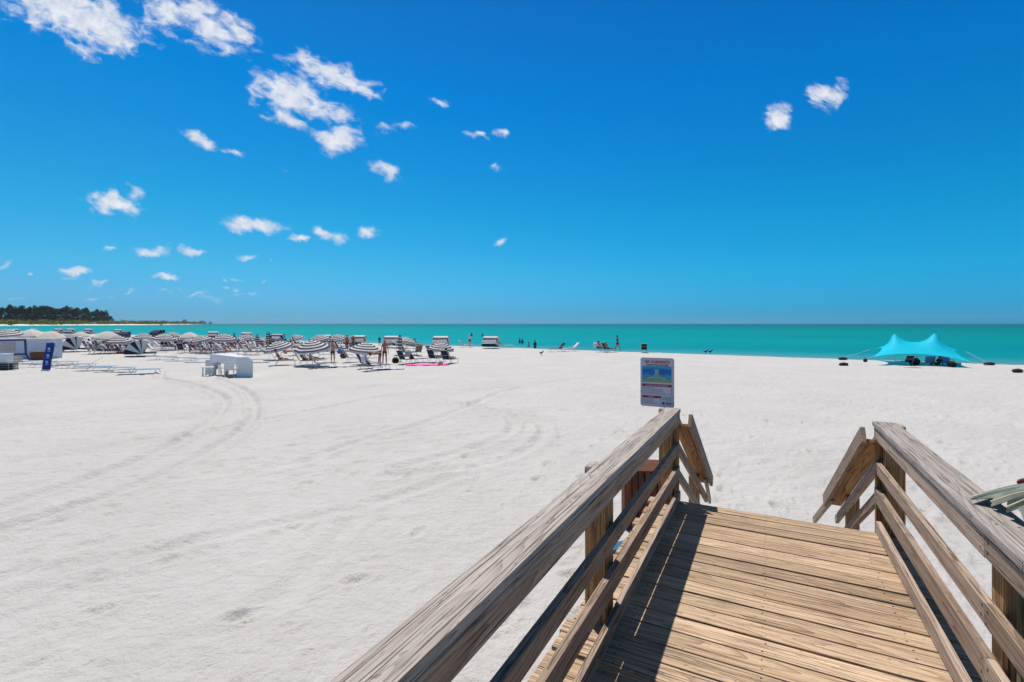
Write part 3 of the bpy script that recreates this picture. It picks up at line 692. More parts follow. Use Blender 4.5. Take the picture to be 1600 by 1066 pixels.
def umbrella(x,yc,wpx,label,stripes=True,tx=0,ty=0,kind='s'):
    Y=2.45*F/wpx; c=at(x,yc,Y); hz=c.z-.33; tx=tx+.12
    root=empty('beach_umbrella',(c.x,Y,0)); tag(root,label,'umbrella','striped and pale umbrellas over the loungers')
    key=kind
    if key not in UM_MESH:
        mats={'s':[M_WHITE,M_NAVY],'p':[M_PALE,M_WHITE],'c':[M_CREAM,M_WHITE],'l':[M_WHITE,M_INKST]}[kind]
        UM_MESH[key]=umb_mesh(kind in('s','l'),0,0).mesh('canopy',mats,False)
    o=bpy.data.objects.new('canopy',UM_MESH[key]); COL.objects.link(o); o.parent=root; o.location=(0,0,hz); o.rotation_euler=(tx,ty,random.uniform(0,1))
    sm=o.modifiers.new('s','SOLIDIFY'); sm.thickness=.006
    M=Matrix.Rotation(ty,3,'Y')@Matrix.Rotation(tx,3,'X'); top=Vector((0,0,hz))+M@Vector((0,0,.68)); mid=Vector((0,0,hz))
    mb=MB(); mb.tube([(0,0,-.1),mid,top],.02,7); mb.build('pole',M_WPLAST,root)
    mb=MB()
    for k in range(8):
        a=k*math.pi/4; mb.tube([Vector((0,0,hz))+M@Vector((0,0,.22)),Vector((0,0,hz))+M@Vector((.6*math.cos(a),.6*math.sin(a),.42))],.006,4)
    mb.build('stretcher_ribs',M_FRAME,root)
    return root
M_INKST=plain('dull grey purple stripe',(.05,.04,.08),.8,.2)
def furled(x,yb,hpx,label):
    p=ground(x,yb); h=hpx*p.y/F; root=empty('furled_umbrella',p); tag(root,label,'umbrella','furled umbrellas')
    mb=MB(); mb.tube([(0,0,-.1),(0,0,h)],.02,7); mb.build('pole',M_WPLAST,root)
    mb=MB(); n=10;k=12
    for i in range(k):
        q0=i/k;q1=(i+1)/k; r=lambda q:.05+.13*math.sin(math.pi*min(1,q*1.1))**.8
        z=lambda q:h*.98-q*h*.68
        vs=[];
        for q in (q0,q1):
            for a in range(n): tt=2*math.pi*a/n; rr=r(q)*(1+.15*(a%2)); vs.append((rr*math.cos(tt),rr*math.sin(tt),z(q)))
        mb.add(vs,[(a,n+a,n+(a+1)%n,(a+1)%n) for a in range(n)],None,i%2)
    mb.build('folded_canopy',[M_NAVY,M_WHITE],root)
def cabana_proto(cols,ANG=(178,161,139,121,95,72)):
    """clamshell hood swung up over a double seat; back is towards -Y"""
    root=empty('beach_cabana'); tag(root,None,'cabana')
    w_=1.0; Rr=1.28; piv=.22
    angs=ANG   # degrees from forward
    for side in (0,): pass
    mb=MB(); n=3
    for b in range(len(cols)):
        a0,a1=R(angs[b]),R(angs[b+1])
        for k in range(n):
            p=a0+(a1-a0)*k/n; q=a0+(a1-a0)*(k+1)/n
            def pt(a,s,rad=Rr):
                ins=.86 if True else 1
                return (s*w_*ins,math.cos(a)*rad,piv+math.sin(a)*rad*.98)
            vs=[pt(p,-1),pt(p,1),pt(q,1),pt(q,-1),(-w_,0,piv),(w_,0,piv)]
            mb.add(vs,[(0,1,2,3),(0,3,4),(1,5,2)],None,cols[b])
    o=mb.build('hood',[M_WHITE,M_NAVY],root); o.modifiers.new('s','SOLIDIFY').thickness=.012
    mb=MB()
    for a_ in angs:
        a=R(a_); P=[(-w_,0,piv),(-w_*.86,math.cos(a)*Rr*1.005,piv+math.sin(a)*Rr*.985),(w_*.86,math.cos(a)*Rr*1.005,piv+math.sin(a)*Rr*.985),(w_,0,piv)]; mb.tube(P,.014,5)
    mb.build('hoop_frame',M_FRAME,root)
    mb=MB(); mb.box((0,.2,.30),(1.5,1.5,.10)); mb.build('seat_cushion',M_SLING,root,bevel=.03)
    mb=MB(); mb.box((0,-.55,.62),(1.5,.12,.7),rx=R(22)); mb.build('back_cushion',M_SLING,root,bevel=.03)
    for sx in (-.7,.7):
        for sy in (-.4,.85):
            mb=MB(); mb.tube([(sx,sy,0),(sx,sy,.27)],.02,6); mb.build('leg',M_FRAME,root)
    return park(root)
CB=cabana_proto([1,0,1,0,0]); CF=cabana_proto([1,0,1,0,1,0],(179,157,133,114,99,92,74)); CN=cabana_proto([1,1,1,1,1])
# ------------------------------------------------------------------ people
def person(loc,rz,label,skin=0,hair='dark',pose='stand',top=None,bottom='black',sc=1.0,hat=None,fingers=True,lean=None,group='people on the beach'):
    root=empty('person',loc,rz,sc); tag(root,label,'person',group)
    P=dict(stand=dict(ph=.93,ln=0,th=(4,-4),sh=(0,-6),ua=(8,-6),fa=(14,0),ab=(8,8)),
           walk=dict(ph=.92,ln=4,th=(22,-18),sh=(4,-34),ua=(-22,22),fa=(4,42),ab=(6,6)),
           hips=dict(ph=.93,ln=2,th=(3,-3),sh=(0,-4),ua=(-5,-5),fa=(60,60),ab=(34,34)),
           bend=dict(ph=.88,ln=82,th=(12,4),sh=(-6,-8),ua=(72,60),fa=(66,50),ab=(4,10)),
           sit=dict(ph=.12,ln=-12,th=(112,118),sh=(38,30),ua=(-20,40),fa=(-5,70),ab=(8,8)),
           recl=dict(ph=.46,ln=-28,th=(86,98),sh=(86,62),ua=(10,15),fa=(50,60),ab=(10,10)),
           lie=dict(ph=.44,ln=-62,th=(90,100),sh=(90,70),ua=(-30,-10),fa=(20,40),ab=(10,10)))[pose]
    def dirf(a): a=R(a); return Vector((0,-math.sin(a),-math.cos(a)))     # 0 = down, 90 = forward (-Y)
    ln=P['ln'] if lean is None else lean
    upv=Vector((0,-math.sin(R(ln)),math.cos(R(ln))))
    pel=Vector((0,0,P['ph']))
    V=[];E=[];Rd=[]
    def add(p,r,par=None,flat_=1.0):
        V.append(tuple(p)); Rd.append((r*flat_,r)); i=len(V)-1
        if par is not None: E.append((par,i))
        return i
    a=add(pel,.115,None,1.25); b=add(pel+upv*.17,.105,a,1.15); c=add(pel+upv*.36,.125,b,1.25); d=add(pel+upv*.48,.105,c,1.3)
    ne=add(pel+upv*.56,.052,d); hv=(upv*.6+Vector((0,-.1,.4))).normalized() if pose!='bend' else (upv*.8+Vector((0,0,-.4))).normalized()
    h0=add(Vector(V[ne])+hv*.07+Vector((0,-.012,0)),.07,ne); h1=add(Vector(V[h0])+hv*.08,.084,h0); h2=add(Vector(V[h1])+hv*.075,.062,h1)
    fw=Vector((0,-1,0)); fw=(fw-hv*fw.dot(hv)).normalized(); add(Vector(V[h0])+fw*.086+hv*.028,.012,h0)
    legs=[];arms=[]
    for k,s in enumerate((-1,1)):
        hp=add(pel+Vector((s*.085,0,-.03)),.088,a); kn=Vector(V[hp])+dirf(P['th'][k])*.43+Vector((s*.02,0,0)); mid=add(Vector(V[hp]).lerp(kn,.45),.078,hp)
        ki=add(kn,.052,mid); an=kn+dirf(P['sh'][k])*.42; cf=add(kn.lerp(an,.35),.055,ki); ai=add(an,.034,cf); 
        ft=Vector((0,-1,-.25)) if pose not in('recl','lie','sit') else (dirf(P['sh'][k])*.4+Vector((0,-.2,1))); ft.normalize(); toe=add(an+ft*.17+Vector((s*.02,0,-.02 if pose!='recl' else 0)),.03,ai,1.3)
        legs.append((Vector(V[hp]),kn))
        sh=add(Vector(V[d])+Vector((s*.165,0,0))-upv*.02,.052,d); lat=Vector((s*math.sin(R(P['ab'][k])),0,0))
        el=Vector(V[sh])+(dirf(P['ua'][k])*math.cos(R(P['ab'][k]))+lat)*.29; um=add(Vector(V[sh]).lerp(el,.5),.042,sh); ei=add(el,.034,um)
        lat2=Vector((s*(-.5 if pose=='hips' else .08),0,0)); fdir=(dirf(P['fa'][k])+lat2).normalized(); wr=el+fdir*.25; wi=add(wr,.022,ei)
        pm=add(wr+fdir*.07,.026,wi,1.2)
        if fingers:
            sdv=fdir.cross(Vector((1,0,0))).normalized()
            for q in range(4):
                o_=sdv*((q-1.5)*.020); L_=(.065,.078,.073,.055)[q]; f1=add(wr+fdir*.10+o_,.0095,pm); add(wr+fdir*(.10+L_)+o_*1.1+Vector((-s*.018,0,0)),.008,f1)
            t1=add(wr+fdir*.05-sdv*.045,.010,wi); add(wr+fdir*.09-sdv*.06,.009,t1)
        arms.append((Vector(V[sh]),el,wr))
    def skinobj(name,V,E,Rd,mat,par):
        me=bpy.data.meshes.new(name); me.from_pydata(V,E,[]); me.materials.append(mat); o=bpy.data.objects.new(name,me); COL.objects.link(o); o.parent=par
        bm=bmesh.new(); bm.from_mesh(me); l=bm.verts.layers.skin.verify(); bm.verts.ensure_lookup_table()
        for i,v in enumerate(bm.verts): v[l].radius=Rd[i]; v[l].use_root=(i==0)
        bm.to_mesh(me); bm.free(); sk=o.modifiers.new('skin','SKIN'); sk.use_smooth_shade=True; sb=o.modifiers.new('sub','SUBSURF'); sb.levels=1; sb.render_levels=1
        return o
    body=skinobj('body',V,E,Rd,M_SKIN[skin],root)
    # swim shorts / bikini bottom
    if bottom:
        cv=[tuple(pel+upv*.07),tuple(pel-Vector((0,0,.02)))]; ce=[(0,1)]; cr=[(.165,.145),(.17,.15)]
        ln_=.55 if bottom!='navy' else .3
        for hp,kn in legs:
            cv.append(tuple(hp.lerp(kn,.12))); ce.append((1,len(cv)-1)); cr.append((.115,.115)); cv.append(tuple(hp.lerp(kn,ln_))); ce.append((len(cv)-2,len(cv)-1)); cr.append((.108,.108))
        skinobj('shorts' if ln_>.2 else 'swim_bottoms',cv,ce,cr,M_CLOTH[bottom],root)
    if top:
        cv=[tuple(pel+upv*.05),tuple(pel+upv*.2),tuple(pel+upv*.36),tuple(pel+upv*.485)]; ce=[(0,1),(1,2),(2,3)]; cr=[(.155,.13),(.145,.125),(.165,.14),(.13,.11)]
        for sh,el,wr in arms: cv.append(tuple(sh)); ce.append((3,len(cv)-1)); cr.append((.07,.07)); cv.append(tuple(sh.lerp(el,.8))); ce.append((len(cv)-2,len(cv)-1)); cr.append((.058,.058))
        skinobj('shirt',cv,ce,cr,M_CLOTH[top],root)
    hc=Vector(V[h1])+hv*.03-fw*.022
    mb=MB(); mb.blob(hc,(.092,.10,.10),0,12,8,.04); mb.build('hair',M_HAIR[hair],root,True)
    if hat:
        mb=MB(); mb.tube([hc+hv*.03,hc+hv*.045],.2,14); mb.tube([hc+hv*.03,hc+hv*.13],[.1,.085],12); mb.build('sun_hat',M_HAIR[hat],root,True)
    return root
def clampshore(p,margin=2.5):
    s=shore_s(p.x,p.y)
    if s<margin:
        k=0
        d=Vector((p.x,p.y,0)); lo=.3
        # slide back along the sight line to dry sand
        while shore_s(d.x,d.y)<margin and k<200: d=d*.99; k+=1
        return d
    return p
def lp(x,yb): return clampshore(ground(x,yb))
G1='beach loungers with raised backs'
# front and middle loungers, told apart one by one
for x,yb,pr,rz,lab in (
 (679,567,LN,-28,'navy lounger seen from behind under the flat striped umbrella, beside the pink towel'),
 (700,569,LN,-24,'navy lounger with a dark haired sunbather, rightmost of the crowd'),
 (676,556,LT,-30,'taupe lounger right under the hem of the flat striped umbrella, left one'),
 (687,556,LT,-30,'taupe lounger right under the hem of the flat striped umbrella, right one'),
 (633,569,LN,-32,'navy lounger beside the slim furled striped umbrella with a black bag at its foot'),
 (648,568,LN,-40,'navy lounger hung with a lilac towel, left of the pink towel'),
 (635,557,LT,-30,'taupe lounger behind the slim furled striped umbrella'),
 (652,556,LT,28,'taupe lounger with its back turned to the right, left of the flat striped umbrella'),
 (572,576,LN,-50,'navy lounger nearest the camera, left one of the pair in front of the bending woman'),
 (583,579,LN,-52,'navy lounger nearest the camera, right one of the pair in front of the bending woman'),
 (549,566,LT,-55,'taupe lounger between the man in black shorts and the bending woman'),
 (499,575,LN,-62,'navy lounger with crossed legs just left of the man in black shorts'),
 (474,571,LN,-58,'navy lounger carrying two sunbathers under the second striped umbrella'),
 (437,571,LN,-62,'navy lounger half covered by a lilac towel under the leftmost tilted umbrella'),
 (443,556,LT,-60,'taupe lounger behind the lilac towel lounger'),
 (463,556,LN,-60,'navy lounger with a red bag behind the tilted umbrellas'),
 (503,560,LT,-58,'taupe lounger behind the man in black shorts'),
 (568,560,LT,-60,'taupe lounger under the third striped umbrella'),
 (385,556,LN,-62,'navy lounger with a blue grey towel, right of the white serving cart'),
 (396,554,LB,-64,'black lounger right behind the white serving cart corner'),
 (366,554,LB,-66,'black lounger with a steep back behind the white serving cart'),
 (353,556,LN,-60,'navy lounger with a pink skinned sunbather behind the white serving cart'),
 (285,552,LN,8,'navy lounger seen straight from behind, right of the striped clamshell hood'),
 (242,551,LW,-70,'pale lounger with a cream towel right of the striped clamshell hood'),
 (1006,551,LB,-12,'lone black lounger by the water just above the warning sign'),
 (872,550,LB,116,'black lounger lying low at the water edge, left one of the pair'),
 (894,549,LW,112,'white lounger lying low at the water edge, right one of the pair'),
 (938,550,LN,-62,'navy lounger with two sunbathers beside the walker in blue'),
 (726,543,LW,-60,'white lounger at the water edge beside the seated person in a white top'),
 (788,544,LW,-70,'white lounger right of the rightmost white backed cabana')):
    place(pr,lp(x,yb),R(rz+random.uniform(-4,4)),1,lab,G1)
# the crowded rows, where nothing tells one lounger from the next
rows=[]
for (x0,x1,yb0,yb1,step) in ((142,200,553.5,553,6),(300,350,552,554,6.5),(250,300,546,548,7),(236,300,541,542,7),(134,236,546,545,6.5),(100,200,539,541,7),(305,415,547,550,6.5),(300,410,541.5,542,8),(130,330,536,536.5,9),(335,450,536.5,538.5,9),(412,560,547,550,8),(430,560,540.5,541,9),(0,60,531,532,10),(602,660,545,544,12)):
    n=int((x1-x0)/step)
    for i in range(n):
        x=x0+(x1-x0)*(i+.5)/n+random.uniform(-1.5,1.5); rows.append((x,yb0+(yb1-yb0)*i/max(1,n-1)+random.uniform(-.6,.6)))
RL={0:'navy lounger in the crowded rows under the umbrellas on the left of the beach',1:'taupe lounger in the crowded rows under the umbrellas on the left of the beach',2:'pale lounger in the crowded rows under the umbrellas on the left of the beach'}
for i,(x,yb) in enumerate(rows):
    k=random.choice((0,0,0,1,0,2)); p=ground(x,yb)
    if p.y>75: p=p*(75/p.y)
    aa=R(random.uniform(-75,-48)); place((LN,LT,LW)[k],p,aa,1,RL[k],('navy','taupe','pale')[k]+' loungers in the crowded rows')
    if i%4==1:
        person(p+Vector((0,0,.02)),aa+math.pi,'sunbather reclining on a lounger in the crowded rows under the umbrellas',(1,2,0,3)[(i//4)%4],('dark','blond','dark')[(i//4)%3],'recl',('blue',None,'red',None,'black')[(i//4)%5],('black','red','teal','navy')[(i//4)%4],.97,fingers=False,group='sunbathers in the crowded rows')
    elif k<2 and random.random()<.42: towel(p+Vector((0,0,.015)),aa,M_TOWEL[(0,4,4,0,5)[i%5]],'pale towel over a lounger back in the crowded rows on the left',on=1,group='towels in the crowded rows')
# low flat loungers laid out in lines
for x,yb,lab in ((216,584,'flat blue grey lounger nearest the camera, at the right end of the stacked line'),(178,581,'flat blue grey lounger second from the right end of the near line'),
    (148,579,'flat blue grey lounger in the middle of the near line'),(118,575,'flat blue grey lounger just right of the blue banner'),(57,574,'flat blue grey lounger just left of the blue banner'),(92,571,'flat blue grey lounger behind the foot of the blue banner'),
    (36,570,'flat blue grey lounger in front of the white counter'),
    (252,562,'flat pale lounger right of the striped clamshell hood'),(280,564,'flat pale lounger in the middle of the far low line'),(312,566,'flat pale lounger whose end disappears behind the white serving cart'),(396,567,'flat pale lounger showing right of the white serving cart')):
    p=ground(x,yb); place(LF,p,R(-76+random.uniform(-4,4)),(1,1,.8),lab,'flat loungers laid out on the sand')
# umbrellas ---------------------------------------------------------------
for a in (
 (435,538,46,'leftmost of the large tilted striped umbrellas, above the lilac towel lounger',True,.05,-.22,'s'),
 (488,537.5,54,'wide striped umbrella just left of the man in black shorts',True,.05,-.12,'s'),
 (571,540.5,52,'striped umbrella above the bending woman',True,0,.04,'s'),
 (634,531,40,'striped umbrella leaning right, behind the man in navy trunks',True,-.1,.26,'s'),
 (689,539.5,42,'flat striped umbrella, rightmost of the crowd',True,0,.03,'s'),
 (387,525.5,27,'small boldly striped umbrella between two furled ones and a white cabana',True,.1,.1,'s'),
 (350,525.5,36,'finely striped umbrella behind the white serving cart',True,.0,.05,'l'),
 (499,526.5,34,'far striped umbrella left of the reddish standing man',True,0,-.2,'l'),
 (527,526,32,'far striped umbrella leaning left, directly behind the man in black shorts',True,0,-.2,'l'),
 (313,528,36,'grey striped umbrella leaning left above the blue towel sunbather',True,.0,-.2,'l'),
 (296,522.5,28,'pale lilac umbrella with rounded top near the solid navy cabana',False,0,0,'p'),
 (286,531,26,'striped umbrella over the person in dark clothes beside the lone navy lounger',True,0,.15,'l'),
 (256,525,34,'striped umbrella in front of the larger solid navy cabana',True,0,.05,'l'),
 (225,524,30,'striped umbrella between the two solid navy cabanas',True,0,.05,'l'),
 (168,522,38,'wide pale cream umbrella left of the smaller solid navy cabana',False,0,.05,'c'),
 (154,530.5,30,'striped umbrella just right of the left clamshell hood',True,0,-.05,'l'),
 (183,528.5,38,'finely striped umbrella above the two people seated on the sand',True,0,.0,'l'),
 (202,533,30,'striped umbrella low behind the right clamshell hood',True,0,.1,'l'),
 (80,521.5,36,'pale umbrella right behind the white counter corner',False,0,.1,'c'),
 (48,518.8,36,'pale lilac umbrella right above the blue framed booth',False,0,0,'p'),
 (10,518.5,40,'large striped umbrella at the left edge of the beach, behind the booth',False,0,0,'l'),
 (22,526,30,'low striped umbrella directly behind the blue booth frame',True,0,.0,'l'),
 (108,524,24,'small striped umbrella above the left clamshell hood',True,0,.1,'l'),
 (127,521,22,'small pale umbrella between two far white cabanas',False,0,.1,'c'),
 (334,530,24,'pale umbrella behind the magenta towel',False,0,.2,'p'),
 (462,526,26,'far tilted umbrella behind the wide striped one',True,0,-.3,'l'),
 (270,521.5,24,'small striped umbrella in front of the sea just right of the large navy cabana',True,0,.1,'s'),
 (368,530,28,'striped umbrella just right of the finely striped one behind the white serving cart',True,0,-.1,'s'),
 (240,531,26,'striped umbrella right behind the top of the right clamshell hood',True,0,.1,'s'),
 (545,529,28,'striped umbrella beneath the two people standing in straw hats',True,0,.1,'s'),
 (415,529,26,'small striped umbrella left of the navy fan cabana',True,0,-.15,'s')):
    umbrella(*a)
for x,yb,h,lab in ((402,553,31,'furled striped umbrella in front of the small boldly striped one'),(418,546,28,'furled striped umbrella left of the navy fan cabana'),
    (625,565,42,'slim furled striped umbrella right of the man in navy trunks'),(516,552,22,'furled umbrella half hidden behind the wide striped umbrella')): furled(x,yb,h,lab)
# cabanas -----------------------------------------------------------------
CG='clamshell cabanas'
for x,yb,pr,rz,sc,lab in (
 (768,544.5,CB,-14,1.0,'white backed cabana standing alone at the water edge, rightmost'),
 (690,544.5,CB,-6,1.02,'white backed cabana behind the flat striped umbrella'),
 (613,543,CB,-3,1.0,'white backed cabana behind the man in navy trunks'),
 (561,541.5,CB,1,1.0,'white backed cabana behind the striped umbrella of the bending woman'),
 (436,537.5,CF,-12,1.0,'navy and white fan cabana right of two furled umbrellas'),
 (510,537,CB,4,.9,'white roofed cabana peeking above the wide striped umbrella'),
 (334,530,CB,15,1.0,'white roofed cabana behind the finely striped umbrella'),
 (386,531.5,CB,12,.95,'white cabana behind the small boldly striped umbrella'),
 (196,529.5,CN,5,.95,'smaller solid navy cabana on the left of the beach'),
 (249,529.5,CN,-20,1.2,'larger solid navy cabana with a rounded hood'),
 (122,549.5,CF,-52,1.1,'large clamshell hood with navy and white fan panels, left one of the near pair'),
 (224,556.8,CF,-58,1.03,'large clamshell hood with navy and white fan panels, right one of the near pair'),
 (71,537,CB,-10,.9,'white cabana with a black stripe behind the white counter'),
 (25,523,CB,5,1.05,'far white cabana above the left edge umbrella'),
 (93,523,CB,5,1.1,'far white cabana above the left clamshell hood'),
 (112,523,CB,0,1.1,'far white cabana right of the one above the left clamshell hood'),
 (140,523.3,CB,0,1.1,'far white cabana left of the wide cream umbrella'),
 (54,522,CB,10,1.0,'far white cabana behind the pale lilac umbrella above the booth'),
 (186,523.5,CB,5,1.0,'far white cabana just behind the smaller solid navy cabana')):
    p=ground(x,yb); place(pr,clampshore(p,3.5),R(rz),sc,lab,CG)
# towels, bags -------------------------------------------------------------
for x,yb,rz,m,on,lab in ((437,571,-62,0,1,'lilac towel over the back of the leftmost near lounger'),(648,568,-40,0,1,'lilac towel over the lounger left of the pink towel'),
    (385,556,-62,5,1,'blue grey towel over a lounger right of the white serving cart'),(242,551,-70,4,1,'cream white towel over the lounger right of the striped clamshell hood'),
    (499,575,-62,4,1,'white towel over the crossed leg lounger left of the man in black shorts'),(318,553,-60,2,1,'sky blue towel in the crowded rows under the grey striped umbrella'),
    (334,552,-58,3,1,'magenta towel in the crowded rows left of the black loungers'),(583,579,-52,0,1,'pale towel hanging on the right lounger of the nearest pair'),(938,550,-62,0,1,'pale towel on the lounger beside the walker in blue')):
    p=lp(x,yb); 
    towel(p+Vector((0,0,.015)),R(rz),M_TOWEL[m],lab,on=on,group='towels on the beach')
towel(ground(668,571)+Vector((0,0,.03)),R(-82),M_TOWEL[1],'bright pink towel spread on the sand between two navy loungers',L_=3.0,w_=.85,group='towels on the beach')
towel(ground(668,567.5)+Vector((0,0,.03)),R(-82),M_TOWEL[0],'lilac towel spread on the sand behind the pink one',L_=2.0,w_=.6,group='towels on the beach')
towel(ground(532,573)+Vector((0,0,.03)),R(-84),M_TOWEL[0],'pale lilac towel on the sand at the feet of the man in black shorts',L_=2.3,w_=.6,group='towels on the beach')
towel(ground(607,577)+Vector((0,0,.03)),R(-84),M_TOWEL[0],'pale towel on the sand right of the nearest lounger pair',L_=2.0,w_=.6,group='towels on the beach')
def bag(x,yb,mat,lab,sc=1,cat='bag'):
    root=empty('beach_bag',lp(x,yb),random.uniform(0,3),sc); tag(root,lab,cat,'bags on the beach')
    mb=MB(); mb.blob((0,0,.17),(.24,.14,.19),0,12,8,.05); mb.build('bag_body',mat,root,True)
    mb=MB(); mb.tube([(-.12,0,.28),(-.1,0,.43),(.1,0,.43),(.12,0,.28)],.012,6); mb.build('strap',mat,root,True)
bag(618,568,M_BLACK,'black bag on the sand left of the furled umbrella lounger',1.3); bag(537,560,M_WICKER,'brown straw bag right of the man in black shorts',1.5)
bag(446,553,M_CLOTH['red'],'red bag behind the lilac towel lounger',1.1); bag(688,571,M_BEIGE,'beige bag between the two navy loungers on the right',.9); bag(532,553,M_CLOTH['blue'],'blue cooler bag behind the brown straw bag',1.4)
# people --------------------------------------------------------------------
def gp(x,yb): return ground(x,yb)
def seatp(x,yb,dz=0): p=lp(x,yb); return p+Vector((0,0,dz))
person(gp(520,566.5),R(12),'man in black shorts standing with his arms folded between the loungers',0,'dark','hips','' or None,'black',.98)
person(gp(601,569.5),R(176),'man with a bare reddish back in navy trunks seen from behind',2,'grey','stand',None,'navy',1.06)
person(gp(594,571.5),R(-62),'woman with brown hair in a black bikini bending down over a lounger',1,'dark','bend',None,'navy',.98)
person(gp(542,548),R(30),'man with sunburnt skin and a straw hat standing behind the man in black shorts',2,'dark','hips',None,'black',1.02,hat='straw')
person(gp(552,549),R(-20),'person in a pale straw hat standing beside the man with sunburnt skin',1,'blond','hips',None,'red',.96,hat='straw')
person(gp(965,549.5),R(-70),'person in a blue outfit walking by the water',1,'dark','walk','blue','navy',1.0)
person(lp(734,543)+Vector((0,0,.1)),R(190),'person in a white top and cap seen from behind at the water edge',0,'white','stand','white','black',.95)
person(gp(274,547),R(-100),'tanned woman leaning over left of the lone navy lounger',1,'dark','stand',None,'navy',.95,lean=28)
person(gp(297,549.5),R(-90),'person in dark clothes bending right of the lone navy lounger',3,'dark','bend','black','black',1.0)
person(gp(253,547),R(-120),'dark haired woman leaning beside the right clamshell hood',2,'dark','stand','white','black',.95,lean=25)
person(gp(366,541),R(180),'person with red shoulders standing behind the finely striped umbrella',2,'dark','stand',None,'red',1.0)
person(gp(421,541),R(180),'person in black standing beside the furled umbrella left of the navy fan cabana',1,'dark','stand','black','black',1.0)
person(gp(593,541),R(185),'person in dark swimwear standing by the water left of the man in navy trunks',1,'dark','stand','navy','black',.75)
person(gp(187,553.5),R(20),'left of two brown skinned people sitting on the sand under a striped umbrella',3,'dark','sit',None,'red',1.0)
person(gp(195,553.5),R(-30),'right of two brown skinned people sitting on the sand under a striped umbrella',3,'dark','sit','white','black',1.0)
person(gp(106,546),R(-60),'person with a straw hat sitting left of the left clamshell hood',1,'dark','sit',None,'red',1.0,hat='straw')
person(gp(98,550),R(-40),'pink skinned person sitting right of the blue banner top',0,'blond','sit',None,'teal',1.0)
# sunbathers on loungers: same bearing as the lounger, hips on the seat
def bather(x,yb,rz,label,skin,hair,bottom,top=None,pose='recl',hat=None,dz=0,dx=0):
    p=lp(x,yb); a=R(rz); p=p+Vector((-math.sin(a)*.02+dx,math.cos(a)*.02,dz+.02)); person(p,a+math.pi,label,skin,hair,pose,top,bottom,.97,hat=hat,group='sunbathers on loungers')
bather(700,569,-24,'dark haired sunbather on the rightmost navy lounger',1,'dark','black')
bather(474,571,-58,'reddish brown sunbather on the lounger under the wide striped umbrella',2,'dark','red')
bather(485,569,-58,'tanned sunbather with dark hair next to the reddish brown one',3,'dark','black',dz=0)
place(LN,lp(485,569),R(-58),1,'navy lounger second under the wide striped umbrella',G1)
bather(443,556,-60,'fair sunbather lying behind the lilac towel lounger',0,'dark','red')
bather(568,560,-60,'blond sunbather under the striped umbrella beside the bending woman',0,'blond','teal')
bather(353,556,-60,'pink skinned sunbather behind the white serving cart',0,'dark','red')
bather(318,553,-60,'sunbather in blue on the blue towel under the grey striped umbrella',1,'dark','navy','blue'); place(LN,lp(318,553),R(-60),1,'lounger under the sky blue towel below the grey striped umbrella',G1)
bather(334,552,-58,'sunbather on the magenta towel left of the black loungers',2,'dark','red'); place(LN,lp(334,552),R(-58),1,'navy lounger under the magenta towel left of the black loungers',G1)
bather(938,550,-62,'sunbather in orange red swimwear beside the walker in blue',2,'dark','red')
bather(949,551,-62,'tanned sunbather nearest the walker in blue',1,'blond','red'); place(LN,lp(949,551),R(-62),1,'navy lounger nearest the walker in blue',G1)
bather(437,571,-62,'sunbather with reddish legs on the lilac towel lounger',2,'dark','black')
for x,yb,sk,h,b,l in ((160,553.8,0,'straw','red','sunbather with a straw coloured sun hat right of the left clamshell hood'),(262,545,1,'dark','teal','tanned sunbather behind the right clamshell hood'),
    (376,549,2,'dark','red','reddish sunbather behind the black loungers'),(410,548,1,'dark','black','sunbather right of the black loungers'),(510,549,0,'blond','navy','blond sunbather behind the man in black shorts'),(120,540,1,'dark','red','sunbather above the left clamshell hood'),(548,547,2,'dark','red','sunbather beside the two standing in straw hats')):
    place(LT,lp(x,yb),R(-60),1,'taupe lounger under '+l.split(' ')[0]+' '+' '.join(l.split(' ')[1:]),G1); bather(x,yb,-60,l,sk,h,b)
# people in the water
for x,y,Y,hgt,lab,sk,top in ((812,534,83.5,.71,'left of two waders standing close together in the shallows',3,'black'),(816,535,83,.62,'right of two waders standing close together in the shallows',3,'black'),(826,538,70.7,.56,'wader in a pale shirt right of the close pair',0,'white'),
    (836,540,66.5,.93,'wader in dark clothes, rightmost in the shallows',3,'black'),(737,524,128,.9,'far wader with foam around the legs',3,'black'),(754,520,130,.7,'bather in the sea just above the rightmost cabana',2,None),(1105,549,54.5,.35,'swimmer low in the water far right of the lone black lounger',3,None)):
    if x==1105: continue
    c=at(x,y,Y); person(Vector((c.x,c.y,SEA_Z+hgt-1.6)),R(random.uniform(120,240)),lab,sk,'dark','stand',top,'black',1.0,fingers=False,group='people in the sea')
# birds near the water
def bird(x,yb,lab):
    p=lp(x,yb); root=empty('shore_bird',p,random.uniform(1,2),1.5); tag(root,lab,'bird','shore birds')
    V=[(0,.16,.17),(0,.06,.19),(0,-.06,.21),(0,-.11,.27),(0,-.13,.32),(0,-.19,.315),(.03,0,.14),(.03,0,.0),(-.03,0,.14),(-.03,0,0)]
    E=[(1,0),(1,2),(2,3),(3,4),(4,5),(1,6),(6,7),(1,8),(8,9)]; Rr=[.012,.055,.05,.026,.03,.007,.01,.007,.01,.007]
    me=bpy.data.meshes.new('b'); me.from_pydata(V,E,[]); me.materials.append(M_BAG); o=bpy.data.objects.new('body',me); COL.objects.link(o); o.parent=root
    bm=bmesh.new(); bm.from_mesh(me); l=bm.verts.layers.skin.verify(); bm.verts.ensure_lookup_table()
    for i,v in enumerate(bm.verts): v[l].radius=(Rr[i],Rr[i]); v[l].use_root=(i==1)
    bm.to_mesh(me); bm.free(); o.modifiers.new('s','SKIN').use_smooth_shade=True; o.modifiers.new('u','SUBSURF').render_levels=1
bird(1103,552,'left of two small dark shore birds on the wet sand'); bird(1110,552,'right of two small dark shore birds on the wet sand')
